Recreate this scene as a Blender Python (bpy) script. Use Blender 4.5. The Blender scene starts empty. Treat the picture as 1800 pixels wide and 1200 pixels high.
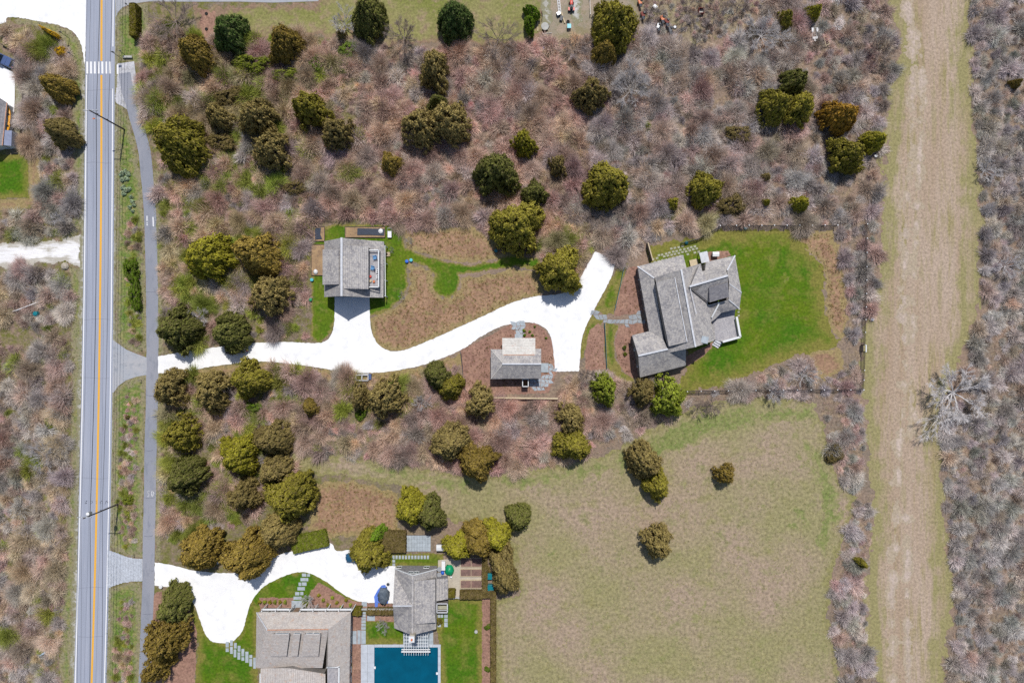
import bpy, math, random
import numpy as np
from mathutils import Vector
from mathutils.geometry import tessellate_polygon

random.seed(7)
RNG = np.random.default_rng(11)
C = bpy.context.scene.collection
SC = bpy.context.scene

# ------------------------------------------------------------------ camera, sky, sun, exposure
S = 0.12          # metres per photo pixel on the ground
H = 146.0         # drone height
cam_d = bpy.data.cameras.new("camera")
cam_d.sensor_width = 36.0
cam_d.lens = 36.0 * H / (1800 * S)
cam_d.clip_start = 1.0
cam_d.clip_end = 5000.0
cam = bpy.data.objects.new("camera", cam_d)
cam.location = (0, 0, H)
C.objects.link(cam)
SC.camera = cam

TO_SUN = Vector((0.074, 0.546, 1.0)).normalized()
SUN_EL = math.asin(TO_SUN.z)
SUN_AZ = math.atan2(TO_SUN.x, TO_SUN.y)
world = bpy.data.worlds.new("World")
SC.world = world
world.use_nodes = True
wn = world.node_tree.nodes
wl = world.node_tree.links
wn.clear()
w_out = wn.new("ShaderNodeOutputWorld")
w_bg = wn.new("ShaderNodeBackground")
w_sky = wn.new("ShaderNodeTexSky")
w_sky.sky_type = 'NISHITA'
w_sky.sun_disc = False
w_sky.sun_elevation = SUN_EL
w_sky.sun_rotation = SUN_AZ
w_bg.inputs["Strength"].default_value = 0.105
wl.new(w_sky.outputs[0], w_bg.inputs["Color"])
wl.new(w_bg.outputs[0], w_out.inputs["Surface"])
sun_d = bpy.data.lights.new("sun", 'SUN')
sun_d.energy = 4.3
sun_d.angle = math.radians(0.53)
sun_d.color = (1.0, 0.962, 0.905)
sun = bpy.data.objects.new("sun", sun_d)
sun.rotation_euler = (-TO_SUN).to_track_quat('-Z', 'Y').to_euler()
sun.location = (0, 0, 200)
C.objects.link(sun)
SC.view_settings.view_transform = 'Standard'
SC.view_settings.look = 'None'
SC.view_settings.exposure = 0.0
SC.view_settings.gamma = 1.0
SC.cycles.max_bounces = 5
SC.cycles.diffuse_bounces = 3
SC.cycles.use_denoising = False
GAIN = 1.42       # what a flat surface of albedo 1 shows under this sun and sky

# ------------------------------------------------------------------ helpers
def P(px, py, z=0.0):
    """world point of height z that the photograph shows at pixel (px, py)"""
    f = 1.0 - z / H
    return Vector(((px - 900) * S * f, (600 - py) * S * f, z))

def lin(v):
    v /= 255.0
    return v / 12.92 if v <= 0.04045 else ((v + 0.055) / 1.055) ** 2.4

def A(r, g, b, k=1.0):
    """albedo of a flat sunlit surface that shows as sRGB (r, g, b)"""
    return tuple(min(0.88, lin(c) / GAIN * k) for c in (r, g, b)) + (1.0,)

def wloc(o):
    v = Vector((0, 0, 0))
    while o is not None:
        v = v + Vector(o.location)
        o = o.parent
    return v

def tag(o, label=None, cat=None, group=None, kind=None):
    if label: o["label"] = label
    if cat: o["category"] = cat
    if group: o["group"] = group
    if kind: o["kind"] = kind
    return o

def thing(name, label, cat, loc, group=None):
    o = bpy.data.objects.new(name, None)
    o.empty_display_size = 0.3
    o.location = loc
    C.objects.link(o)
    return tag(o, label, cat, group)

def np_mesh(name, V, F, mat=None, attrs=None, color=None):
    """V (n,3), F (m,k) all faces the same corner count"""
    V = np.asarray(V, np.float32); F = np.asarray(F, np.int32)
    me = bpy.data.meshes.new(name)
    me.vertices.add(len(V)); me.vertices.foreach_set("co", V.ravel())
    m, k = F.shape
    me.loops.add(m * k); me.loops.foreach_set("vertex_index", F.ravel())
    me.polygons.add(m)
    me.polygons.foreach_set("loop_start", np.arange(0, m * k, k, dtype=np.int32))
    me.polygons.foreach_set("loop_total", np.full(m, k, dtype=np.int32))
    if attrs:
        for an, av in attrs.items():
            a = me.attributes.new(an, 'FLOAT', 'POINT')
            a.data.foreach_set("value", np.asarray(av, np.float32))
    if color is not None:
        a = me.color_attributes.new("tint", 'FLOAT_COLOR', 'POINT')
        c4 = np.ones((len(V), 4), np.float32); c4[:, :3] = color
        a.data.foreach_set("color", c4.ravel())
    me.update(calc_edges=True)
    if mat: me.materials.append(mat)
    return me

class MB:
    def __init__(self):
        self.v = []; self.f = []
    def add(self, vs, fs):
        o = len(self.v)
        self.v += [tuple(x) for x in vs]
        self.f += [tuple(i + o for i in f) for f in fs]
        return self
    def box(self, c, s, rz=0.0, tilt=None):
        hx, hy, hz = s[0] / 2, s[1] / 2, s[2] / 2
        ca, sa = math.cos(rz), math.sin(rz)
        vs = []
        for z in (-hz, hz):
            for x, y in ((-hx, -hy), (hx, -hy), (hx, hy), (-hx, hy)):
                vs.append((c[0] + x * ca - y * sa, c[1] + x * sa + y * ca, c[2] + z))
        return self.add(vs, [(3, 2, 1, 0), (4, 5, 6, 7), (0, 1, 5, 4), (1, 2, 6, 5), (2, 3, 7, 6), (3, 0, 4, 7)])
    def prism(self, poly, z0, z1):
        """poly: xy or xyz points; z0 / z1 numbers or lists"""
        n = len(poly)
        z0 = [z0] * n if not isinstance(z0, (list, tuple)) else z0
        z1 = [z1] * n if not isinstance(z1, (list, tuple)) else z1
        if sum(poly[i][0] * poly[(i + 1) % n][1] - poly[(i + 1) % n][0] * poly[i][1] for i in range(n)) < 0:
            poly = poly[::-1]; z0 = z0[::-1]; z1 = z1[::-1]
        vs = [(p[0], p[1], z0[i]) for i, p in enumerate(poly)] + [(p[0], p[1], z1[i]) for i, p in enumerate(poly)]
        tri = tessellate_polygon([[Vector((p[0], p[1], 0)) for p in poly]])
        fs = []
        for t in tri:
            a, b, c = t
            pa, pb, pc = poly[a], poly[b], poly[c]
            if (pb[0] - pa[0]) * (pc[1] - pa[1]) - (pb[1] - pa[1]) * (pc[0] - pa[0]) < 0: a, c = c, a
            fs.append((a + n, b + n, c + n)); fs.append((c, b, a))
        for i in range(n):
            j = (i + 1) % n
            fs.append((i, j, j + n, i + n))
        return self.add(vs, fs)
    def slab(self, pts, th):
        return self.prism([(p[0], p[1]) for p in pts], [p[2] - th for p in pts], [p[2] for p in pts])
    def bar(self, a, b, w, h):
        """a square-section bar between two points, w wide and h high"""
        a = Vector(a); b = Vector(b); d = (b - a)
        if d.length < 1e-6: return self
        d.normalize()
        up = Vector((0, 0, 1)) if abs(d.z) < 0.95 else Vector((1, 0, 0))
        sx = d.cross(up).normalized() * (w / 2); sy = sx.cross(d).normalized() * (h / 2)
        vs = [a - sx - sy, a + sx - sy, a + sx + sy, a - sx + sy, b - sx - sy, b + sx - sy, b + sx + sy, b - sx + sy]
        return self.add(vs, [(3, 2, 1, 0), (4, 5, 6, 7), (0, 1, 5, 4), (1, 2, 6, 5), (2, 3, 7, 6), (3, 0, 4, 7)])
    def tube(self, pts, rad, n=6, cap=True):
        pts = [Vector(p) for p in pts]
        rad = [rad] * len(pts) if not isinstance(rad, (list, tuple)) else rad
        o = len(self.v)
        for i, p in enumerate(pts):
            d = (pts[min(i + 1, len(pts) - 1)] - pts[max(i - 1, 0)])
            d = d.normalized() if d.length > 1e-9 else Vector((0, 0, 1))
            up = Vector((0, 0, 1)) if abs(d.z) < 0.9 else Vector((1, 0, 0))
            sx = d.cross(up).normalized(); sy = sx.cross(d)
            for k in range(n):
                a = 2 * math.pi * k / n
                q = p + (sx * math.cos(a) + sy * math.sin(a)) * rad[i]
                self.v.append(tuple(q))
        for i in range(len(pts) - 1):
            for k in range(n):
                k2 = (k + 1) % n
                self.f.append((o + i * n + k, o + i * n + k2, o + (i + 1) * n + k2, o + (i + 1) * n + k))
        if cap:
            self.f.append(tuple(o + k for k in range(n))[::-1])
            self.f.append(tuple(o + (len(pts) - 1) * n + k for k in range(n)))
        return self
    def lathe(self, c, prof, n=16):
        """prof: (radius, z) from bottom to top round centre c"""
        return self.tube([(c[0], c[1], c[2] + z) for r, z in prof], [max(r, 1e-3) for r, z in prof], n) if False else self._lathe(c, prof, n)
    def _lathe(self, c, prof, n):
        vs = []; fs = []
        for r, z in prof:
            for k in range(n):
                a = 2 * math.pi * k / n
                vs.append((c[0] + r * math.cos(a), c[1] + r * math.sin(a), c[2] + z))
        for i in range(len(prof) - 1):
            for k in range(n):
                k2 = (k + 1) % n
                fs.append((i * n + k, i * n + k2, (i + 1) * n + k2, (i + 1) * n + k))
        fs.append(tuple(range(n))[::-1]); fs.append(tuple((len(prof) - 1) * n + k for k in range(n)))
        return self.add(vs, fs)
    def build(self, name, mat, parent=None, smooth=False, bevel=0.0):
        off = wloc(parent) if parent is not None else Vector((0, 0, 0))
        loc = None
        if parent is None:
            xs = [p[0] for p in self.v]; ys = [p[1] for p in self.v]; zs = [p[2] for p in self.v]
            off = Vector((sum(xs) / len(xs), sum(ys) / len(ys), min(zs))); loc = off
        me = bpy.data.meshes.new(name)
        me.from_pydata([(p[0] - off.x, p[1] - off.y, p[2] - off.z) for p in self.v], [], self.f)
        me.update()
        me.materials.append(mat)
        if smooth:
            me.polygons.foreach_set("use_smooth", [True] * len(me.polygons))
        o = bpy.data.objects.new(name, me)
        C.objects.link(o)
        if parent is not None: o.parent = parent
        else: o.location = loc
        if bevel:
            b = o.modifiers.new("bevel", 'BEVEL'); b.width = bevel; b.segments = 2; b.limit_method = 'ANGLE'
        return o

def copy_tree(o, parent=None):
    c = o.copy(); C.objects.link(c)
    if parent is not None: c.parent = parent
    for ch in list(o.children): copy_tree(ch, c)
    return c

def smooth_poly(pts, step=3.0, closed=True):
    """Catmull-Rom through pixel points; a point with a third value is a sharp corner"""
    n = len(pts); out = []
    rng = range(n) if closed else range(n - 1)
    for i in rng:
        g = lambda k: pts[(k) % n] if closed else pts[max(0, min(n - 1, k))]
        p0, p1, p2, p3 = g(i - 1), g(i), g(i + 1), g(i + 2)
        if len(p1) > 2: p0 = p1
        if len(p2) > 2: p3 = p2
        L = math.hypot(p2[0] - p1[0], p2[1] - p1[1]); k = max(1, int(L / step))
        for j in range(k):
            t = j / k; q = []
            for a in (0, 1):
                q.append(0.5 * (2 * p1[a] + (p2[a] - p0[a]) * t + (2 * p0[a] - 5 * p1[a] + 4 * p2[a] - p3[a]) * t * t + (3 * p1[a] - p0[a] - 3 * p2[a] + p3[a]) * t ** 3))
            out.append(tuple(q))
    if not closed: out.append(tuple(pts[-1][:2]))
    return out

_TAB = np.random.default_rng(3).random((256, 256)).astype(np.float32)
def vnoise(x, y, sc, seed=0):
    x = x * sc + seed * 17.3; y = y * sc + seed * 31.7
    xi = np.floor(x).astype(int); yi = np.floor(y).astype(int)
    fx = x - xi; fy = y - yi
    fx = fx * fx * (3 - 2 * fx); fy = fy * fy * (3 - 2 * fy)
    g = lambda a, b: _TAB[a & 255, b & 255]
    return (g(xi, yi) * (1 - fx) + g(xi + 1, yi) * fx) * (1 - fy) + (g(xi, yi + 1) * (1 - fx) + g(xi + 1, yi + 1) * fx) * fy

def sdf(X, Y, poly):
    """signed distance, positive inside; poly (n,2)"""
    poly = np.asarray(poly, float)
    d2 = np.full(X.shape, 1e18); ins = np.zeros(X.shape, bool)
    for i in range(len(poly)):
        a = poly[i]; b = poly[(i + 1) % len(poly)]
        ex, ey = b - a
        t = np.clip(((X - a[0]) * ex + (Y - a[1]) * ey) / max(ex * ex + ey * ey, 1e-12), 0, 1)
        d2 = np.minimum(d2, (X - a[0] - t * ex) ** 2 + (Y - a[1] - t * ey) ** 2)
        if b[1] != a[1]:
            c = ((a[1] > Y) != (b[1] > Y)) & (X < ex * (Y - a[1]) / ey + a[0])
            ins ^= c
    d = np.sqrt(d2)
    return np.where(ins, d, -d)

def inside(px, py, poly):
    px = np.asarray(px, float); py = np.asarray(py, float)
    ins = np.zeros(px.shape, bool)
    for i in range(len(poly)):
        a = poly[i]; b = poly[(i + 1) % len(poly)]
        if a[1] != b[1]:
            ins ^= ((a[1] > py) != (b[1] > py)) & (px < (b[0] - a[0]) * (py - a[1]) / (b[1] - a[1]) + a[0])
    return ins

def sheet(name, polys, z, mat, cell=0.24, rag=0.5, ragscale=0.9, kind='structure', fade=2.0):
    """a ground cover as a fine grid of cells inside the pixel polygons, with a ragged natural edge"""
    Vs = []; Fs = []; E = []; off = 0
    for poly in polys:
        w = np.array([((p[0] - 900) * S, (600 - p[1]) * S) for p in poly])
        x0, y0 = w.min(0) - 1; x1, y1 = w.max(0) + 1
        nx = int((x1 - x0) / cell) + 1; ny = int((y1 - y0) / cell) + 1
        gx, gy = np.meshgrid(x0 + np.arange(nx + 1) * cell, y0 + np.arange(ny + 1) * cell, indexing='ij')
        cx = gx[:-1, :-1] + cell / 2; cy = gy[:-1, :-1] + cell / 2
        d = sdf(gx, gy, w)
        nz = (vnoise(gx, gy, ragscale, 1) - .5) * 2 * rag + (vnoise(gx, gy, ragscale * 3.7, 2) - .5) * rag
        dd = d + nz
        dc = (dd[:-1, :-1] + dd[1:, :-1] + dd[:-1, 1:] + dd[1:, 1:]) / 4
        keep = dc > 0
        idx = np.arange((nx + 1) * (ny + 1)).reshape(nx + 1, ny + 1)
        q = np.stack([idx[:-1, :-1][keep], idx[1:, :-1][keep], idx[1:, 1:][keep], idx[:-1, 1:][keep]], 1)
        used, inv = np.unique(q, return_inverse=True)
        jit = cell * 0.35
        vx = gx.ravel()[used] + RNG.uniform(-jit, jit, len(used)); vy = gy.ravel()[used] + RNG.uniform(-jit, jit, len(used))
        Vs.append(np.stack([vx, vy, np.full(len(used), z)], 1)); E.append(np.clip(dd.ravel()[used] / fade, 0, 1))
        Fs.append(inv.reshape(-1, 4) + off); off += len(used)
    me = np_mesh(name, np.concatenate(Vs), np.concatenate(Fs), mat, {"edge": np.concatenate(E)})
    o = bpy.data.objects.new(name, me); C.objects.link(o)
    return tag(o, kind=kind)

def flat(name, polys, z, mat, parent=None, kind=None, jit=0.0, thick=None):
    mb = MB()
    for poly in polys:
        w = [P(p[0], p[1], z) for p in poly]
        w = [(a.x + random.uniform(-jit, jit), a.y + random.uniform(-jit, jit)) for a in w]
        if thick: mb.prism(w, z - thick, z)
        else:
            tri = tessellate_polygon([[Vector((x, y, 0)) for x, y in w]])
            fs = []
            for a, b, c in tri:
                if (w[b][0] - w[a][0]) * (w[c][1] - w[a][1]) - (w[b][1] - w[a][1]) * (w[c][0] - w[a][0]) < 0: a, c = c, a
                fs.append((a, b, c))
            mb.add([(x, y, z) for x, y in w], fs)
    o = mb.build(name, mat, parent)
    return tag(o, kind=kind) if kind else o

def ribbon_poly(pts, wl, wr=None):
    """pixel polyline to a pixel polygon, half widths in pixels"""
    wr = wl if wr is None else wr
    L = []; R = []
    for i, p in enumerate(pts):
        a = pts[max(0, i - 1)]; b = pts[min(len(pts) - 1, i + 1)]
        dx, dy = b[0] - a[0], b[1] - a[1]; n = math.hypot(dx, dy) or 1
        L.append((p[0] - dy / n * wl, p[1] + dx / n * wl)); R.append((p[0] + dy / n * wr, p[1] - dx / n * wr))
    return L + R[::-1]

# ------------------------------------------------------------------ materials
class NT:
    def __init__(self, name):
        self.m = bpy.data.materials.new(name); self.m.use_nodes = True
        self.t = self.m.node_tree; self.t.nodes.clear()
        self.out = self.n("ShaderNodeOutputMaterial"); self.b = self.n("ShaderNodeBsdfPrincipled")
        self.l(self.b.outputs[0], self.out.inputs[0])
        self.b.inputs["Specular IOR Level"].default_value = 0.15
        self.b.inputs["Roughness"].default_value = 0.9
    def n(self, k, **kw):
        x = self.t.nodes.new(k)
        for a, v in kw.items(): setattr(x, a, v)
        return x
    def l(self, a, b): self.t.links.new(a, b)
    def pos(self, scale=(1, 1, 1), obj=False):
        if obj: src = self.n("ShaderNodeTexCoord").outputs["Object"]
        else: src = self.n("ShaderNodeNewGeometry").outputs["Position"]
        mp = self.n("ShaderNodeMapping"); mp.inputs["Scale"].default_value = scale
        self.l(src, mp.inputs[0]); return mp.outputs[0]
    def noise(self, vec, sc, detail=3.0, rough=0.55):
        x = self.n("ShaderNodeTexNoise"); x.inputs["Scale"].default_value = sc; x.inputs["Detail"].default_value = detail
        x.inputs["Roughness"].default_value = rough
        self.l(vec, x.inputs["Vector"]); return x.outputs["Fac"]
    def rng(self, v, a, b, c=0.0, d=1.0):
        x = self.n("ShaderNodeMapRange"); x.clamp = True
        for i, q in zip(("From Min", "From Max", "To Min", "To Max"), (a, b, c, d)): x.inputs[i].default_value = q
        self.l(v, x.inputs["Value"]); return x.outputs[0]
    def math(self, op, a, b):
        x = self.n("ShaderNodeMath", operation=op)
        for i, q in enumerate((a, b)):
            if isinstance(q, (int, float)): x.inputs[i].default_value = q
            else: self.l(q, x.inputs[i])
        return x.outputs[0]
    def mix(self, f, a, b, blend='MIX'):
        x = self.n("ShaderNodeMix", data_type='RGBA', blend_type=blend)
        for i, q in ((0, f), (6, a), (7, b)):
            if isinstance(q, (int, float)): x.inputs[i].default_value = q
            elif isinstance(q, tuple): x.inputs[i].default_value = q
            else: self.l(q, x.inputs[i])
        return x.outputs[2]
    def grey(self, v):
        x = self.n("ShaderNodeCombineColor")
        for i in range(3): self.l(v, x.inputs[i])
        return x.outputs[0]
    def bump(self, v, strength, dist=0.05):
        x = self.n("ShaderNodeBump"); x.inputs["Strength"].default_value = strength; x.inputs["Distance"].default_value = dist
        self.l(v, x.inputs["Height"]); self.l(x.outputs[0], self.b.inputs["Normal"])
    def col(self, c):
        if isinstance(c, tuple): self.b.inputs["Base Color"].default_value = c
        else: self.l(c, self.b.inputs["Base Color"])
        return self.m

def ground_mat(name, c1, c2, c3, big=0.12, mid=0.6, fine=4.5, var=0.35, edge=None, stretch=(1, 1, 1), bump=0.4, third=(0.52, 0.68)):
    t = NT(name); p = t.pos(stretch); q = t.pos()
    n1 = t.noise(p, big, 4, 0.6); n2 = t.noise(p, mid, 4, 0.65); n3 = t.noise(q, fine, 4, 0.75)
    k = t.mix(t.rng(n1, 0.40, 0.60), c1, c2)
    k = t.mix(t.rng(n2, *third), k, c3)
    if edge:
        at = t.n("ShaderNodeAttribute"); at.attribute_name = "edge"
        e = t.math('ADD', at.outputs["Fac"], t.rng(n2, 0.35, 0.65, -0.45, 0.45))
        k = t.mix(t.rng(e, 0.25, 0.8, 1.0, 0.0), k, edge)
    k = t.mix(1.0, k, t.grey(t.rng(n3, 0.3, 0.7, 1 - var, 1 + var)), 'MULTIPLY')
    if bump: t.bump(n3, bump, 0.12)
    return t.col(k)

def plain(name, c, rough=0.6, var=0.12, sc=3.0, metal=0.0, spec=0.3):
    t = NT(name); n = t.noise(t.pos(obj=True), sc, 3)
    t.b.inputs["Roughness"].default_value = rough; t.b.inputs["Metallic"].default_value = metal
    t.b.inputs["Specular IOR Level"].default_value = spec
    return t.col(t.mix(1.0, c, t.grey(t.rng(n, 0.3, 0.7, 1 - var, 1 + var)), 'MULTIPLY'))

M = {}
# ground of the scrub: leaf litter, mossy towards the north-west
t = NT("leaf_litter"); p = t.pos()
n1 = t.noise(p, 0.10, 4, 0.6); n2 = t.noise(p, 0.5, 5, 0.7); n3 = t.noise(p, 2.2, 4, 0.7)
k = t.mix(t.rng(n1, 0.4, 0.6), A(156, 134, 118), A(138, 124, 110))
k = t.mix(t.rng(n2, 0.5, 0.66), k, A(164, 144, 118))
sep = t.n("ShaderNodeSeparateXYZ"); t.l(p, sep.inputs[0])
west = t.math('MULTIPLY', t.rng(sep.outputs[0], -40, -12, 1, 0), t.rng(n2, 0.40, 0.6))
k = t.mix(west, k, A(118, 118, 62))
k = t.mix(1.0, k, t.grey(t.rng(n3, 0.3, 0.7, 0.6, 1.35)), 'MULTIPLY')
t.bump(n3, 0.5, 0.15); M['litter'] = t.col(k)

M['lawn'] = ground_mat("lawn_turf", A(74, 114, 18), A(98, 120, 22), A(132, 130, 62), 0.11, 0.26, 1.9, 0.42, A(132, 128, 62), third=(0.50, 0.74))
M['lawn_edge'] = ground_mat("mown_turf", A(76, 114, 22), A(102, 122, 28), A(130, 128, 60), 0.11, 0.4, 1.9, 0.42, A(140, 132, 74), third=(0.55, 0.72))
M['verge'] = ground_mat("verge_grass", A(92, 126, 44), A(118, 136, 66), A(152, 146, 98), 0.2, 0.7, 2.0, 0.4, A(150, 142, 112), third=(0.46, 0.62))
M['yardgrass'] = ground_mat("thin_yard_grass", A(132, 136, 72), A(152, 146, 98), A(160, 140, 114), 0.10, 0.4, 1.9, 0.38, A(150, 126, 106))
M['field'] = ground_mat("field_grass", A(156, 148, 108), A(170, 150, 130), A(136, 140, 84), 0.07, 0.28, 1.5, 0.42, A(148, 142, 96), third=(0.52, 0.78))
M['track'] = ground_mat("mown_track", A(186, 166, 148), A(174, 152, 130), A(158, 146, 104), 0.12, 0.35, 1.9, 0.36, A(156, 148, 104), stretch=(1.4, 0.16, 1))
M['dirt'] = ground_mat("worn_dirt", A(176, 158, 140), A(160, 150, 132), A(146, 138, 108), 0.3, 0.9, 4.0, 0.22, A(150, 140, 110))
M['meadow'] = ground_mat("dry_meadow", A(174, 140, 114), A(152, 120, 98), A(156, 140, 98), 0.2, 0.6, 1.8, 0.42, A(160, 142, 100))
M['mulch'] = ground_mat("bark_mulch", A(158, 122, 108), A(172, 136, 118), A(134, 104, 90), 0.3, 0.9, 2.2, 0.38, None)
M['shell'] = ground_mat("crushed_shell", (.74, .74, .74, 1), (.70, .70, .705, 1), (.64, .645, .655, 1), 0.15, 0.5, 0.9, 0.03, None, bump=0.0)
M['shoulder'] = ground_mat("sandy_shoulder", A(224, 223, 225), A(204, 202, 200), A(178, 174, 162), 0.5, 1.2, 6.0, 0.2, A(150, 146, 118))
M['sideroad'] = ground_mat("shell_side_road", (.74, .73, .73, 1), A(250, 249, 250), A(232, 229, 228), 0.25, 0.9, 5.0, 0.1, A(196, 190, 178), stretch=(0.2, 1.3, 1))
M['asphalt'] = ground_mat("grey_asphalt", A(170, 176, 192), A(162, 168, 184), A(178, 182, 196), 0.5, 1.2, 7.0, 0.10, None, stretch=(1.6, 0.06, 1), bump=0.1)
M['pathasph'] = ground_mat("path_asphalt", A(150, 154, 166), A(160, 162, 172), A(142, 146, 158), 0.15, 0.8, 7.0, 0.12, None, stretch=(1, .4, 1), bump=0.1)
M['apron'] = ground_mat("worn_apron", A(176, 180, 188), A(186, 186, 190), A(160, 164, 172), 0.3, 0.9, 6.0, 0.12, None, bump=0.1)
M['linewhite'] = plain("road_paint_white", A(250, 250, 252), 0.7, 0.10, 6)
M['lineyellow'] = plain("road_paint_yellow", A(248, 184, 38), 0.7, 0.10, 6)
M['tar'] = plain("tar_seal", A(122, 126, 140), 0.6, 0.2)
M['tardark'] = plain("tar_smear", A(96, 100, 112), 0.6, 0.3)
M['bluestone'] = plain("bluestone", A(178, 188, 196), 0.7, 0.16, 1.2)
M['bluestone2'] = plain("weathered_bluestone", A(160, 166, 172), 0.7, 0.2, 1.0)
M['paver'] = plain("sandstone_paver", A(176, 176, 156), 0.8, 0.2, 1.5)
M['coping'] = plain("pool_coping", A(200, 206, 216), 0.7, 0.1, 1.0)
M['concrete'] = plain("pale_concrete", A(190, 190, 186), 0.8, 0.15, 1.0)

def shingle(name, c1, c2, c3, streak=0.35, rustbits=None):
    """weathered cedar shingles: mottled courses with run-off streaks"""
    t = NT(name); p = t.pos(obj=True)
    n1 = t.noise(p, 0.5, 5, 0.7); n2 = t.noise(p, 1.9, 4, 0.75); n3 = t.noise(p, 4.5, 3, 0.75)
    w = t.n("ShaderNodeTexWave", wave_type='BANDS', bands_direction='Z'); w.inputs["Scale"].default_value = 2.2
    w.inputs["Distortion"].default_value = 1.2; w.inputs["Detail"].default_value = 2; t.l(p, w.inputs[0])
    k = t.mix(t.rng(n1, 0.40, 0.58), c1, c2)
    k = t.mix(t.rng(n2, 0.44, 0.62), k, c3)
    if rustbits: k = t.mix(t.rng(t.noise(p, 1.1, 5, 0.7), 0.56, 0.70, 0, 0.7), k, rustbits)
    v = t.math('MULTIPLY', t.rng(n3, 0.3, 0.7, 1 - streak, 1 + streak), t.rng(w.outputs["Fac"], 0, 1, 0.86, 1.08))
    k = t.mix(1.0, k, t.grey(v), 'MULTIPLY')
    t.bump(n3, 0.3, 0.03)
    return t.col(k)
M['roof'] = shingle("weathered_shingles", A(184, 180, 179), A(154, 151, 154), A(202, 196, 190), 0.28)
M['roofwarm'] = shingle("lichen_shingles", A(206, 196, 188), A(194, 186, 182), A(216, 208, 202), 0.2, A(206, 168, 144))
M['roofpale'] = shingle("new_shingles", A(222, 218, 210), A(206, 202, 196), A(230, 226, 220), 0.16, A(204, 168, 154))
M['roofdark'] = shingle("dark_shingles", A(154, 152, 156), A(166, 162, 164), A(138, 136, 142), 0.22)
M['wallshingle'] = shingle("wall_shingles", A(150, 146, 144), A(132, 128, 126), A(160, 154, 148), 0.25)
M['trim'] = plain("white_trim", A(236, 238, 240), 0.5, 0.05)
M['ridge'] = plain("ridge_cap", A(214, 216, 222), 0.6, 0.15, 2)
M['rust'] = plain("copper_flashing", A(206, 158, 132), 0.6, 0.2)
M['glass'] = plain("window_glass", (0.03, 0.045, 0.06, 1), 0.08, 0.05, spec=0.6)
M['skyglass'] = plain("skylight_glass", A(120, 138, 152), 0.08, 0.1, spec=0.6)
M['doorwood'] = plain("door_wood", A(150, 120, 96), 0.6, 0.2)
M['deckwood'] = shingle("deck_boards", A(182, 180, 184), A(166, 164, 170), A(194, 190, 192), 0.18)
M['fencewood'] = shingle("fence_wood", A(150, 136, 122), A(132, 120, 110), A(166, 152, 136), 0.2)
M['darkwood'] = plain("dark_wood", A(84, 74, 70), 0.8, 0.25)
M['palewood'] = plain("pale_wood", A(214, 196, 164), 0.8, 0.15)
M['polewood'] = plain("pole_wood", A(96, 90, 88), 0.8, 0.2)
M['steel'] = plain("galvanised_steel", A(186, 190, 196), 0.4, 0.1, metal=0.3)
M['darkmetal'] = plain("dark_metal", A(70, 74, 82), 0.5, 0.1)
M['white'] = plain("white_plastic", A(246, 247, 250), 0.5, 0.06)
M['blackplastic'] = plain("black_sheet", A(58, 66, 82), 0.35, 0.4, 4)
M['wire'] = plain("cable_black", (0.02, 0.02, 0.025, 1), 0.6, 0.05)
M['pool'] = plain("pool_cover_blue", A(0, 88, 116), 0.85, 0.14, 0.4, spec=0.08)
M['bluetarp'] = plain("blue_tarp", A(104, 140, 232), 0.4, 0.18, 1.5)
M['greentarp'] = plain("green_tarp", A(22, 160, 108), 0.4, 0.2, 1.5)
M['teal'] = plain("teal_plastic", A(20, 128, 140), 0.4, 0.15)
M['aqua'] = plain("aqua_lid", A(96, 200, 214), 0.4, 0.1)
M['blueplastic'] = plain("blue_plastic", A(54, 112, 220), 0.4, 0.1)
M['chairblue'] = plain("blue_chair", A(96, 152, 204), 0.5, 0.1)
M['orange'] = plain("orange_hull", A(250, 176, 48), 0.3, 0.1)
M['red'] = plain("red_paint", A(216, 82, 70), 0.4, 0.12)
M['rustred'] = plain("rusty_steel", A(130, 66, 58), 0.7, 0.3)
M['orangered'] = plain("orange_paint", A(222, 130, 84), 0.5, 0.2)
M['rubber'] = plain("black_rubber", (0.02, 0.02, 0.02, 1), 0.8, 0.1)
M['stone'] = plain("field_stone", A(190, 180, 164), 0.9, 0.25, 2)
M['gravelpile'] = ground_mat("gravel_heap", A(96, 108, 122), A(118, 128, 140), A(82, 92, 104), 0.8, 2.0, 8.0, 0.3, None)
M['soil'] = ground_mat("bed_soil", A(146, 116, 108), A(128, 104, 98), A(160, 132, 120), 0.8, 2.0, 6.0, 0.25, None)
M['straw'] = ground_mat("straw_soil", A(186, 156, 120), A(166, 138, 108), A(140, 118, 100), 0.5, 1.5, 5.0, 0.25, None)
M['patiosand'] = ground_mat("sand_patio", A(206, 196, 178), A(196, 186, 170), A(186, 176, 162), 0.4, 1.0, 6.0, 0.12, None)
M['bark'] = plain("tree_bark", A(140, 132, 128), 0.9, 0.25, 4)
M['palebark'] = plain("pale_bark", A(186, 184, 186), 0.9, 0.15, 4)
M['carblue'] = plain("dark_blue_paint", A(16, 40, 78), 0.25, 0.05, spec=0.5)
M['carslate'] = plain("slate_blue_paint", A(84, 104, 150), 0.3, 0.05, spec=0.5)
M['carteal'] = plain("teal_blue_paint", A(40, 92, 128), 0.3, 0.05, spec=0.5)

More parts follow.
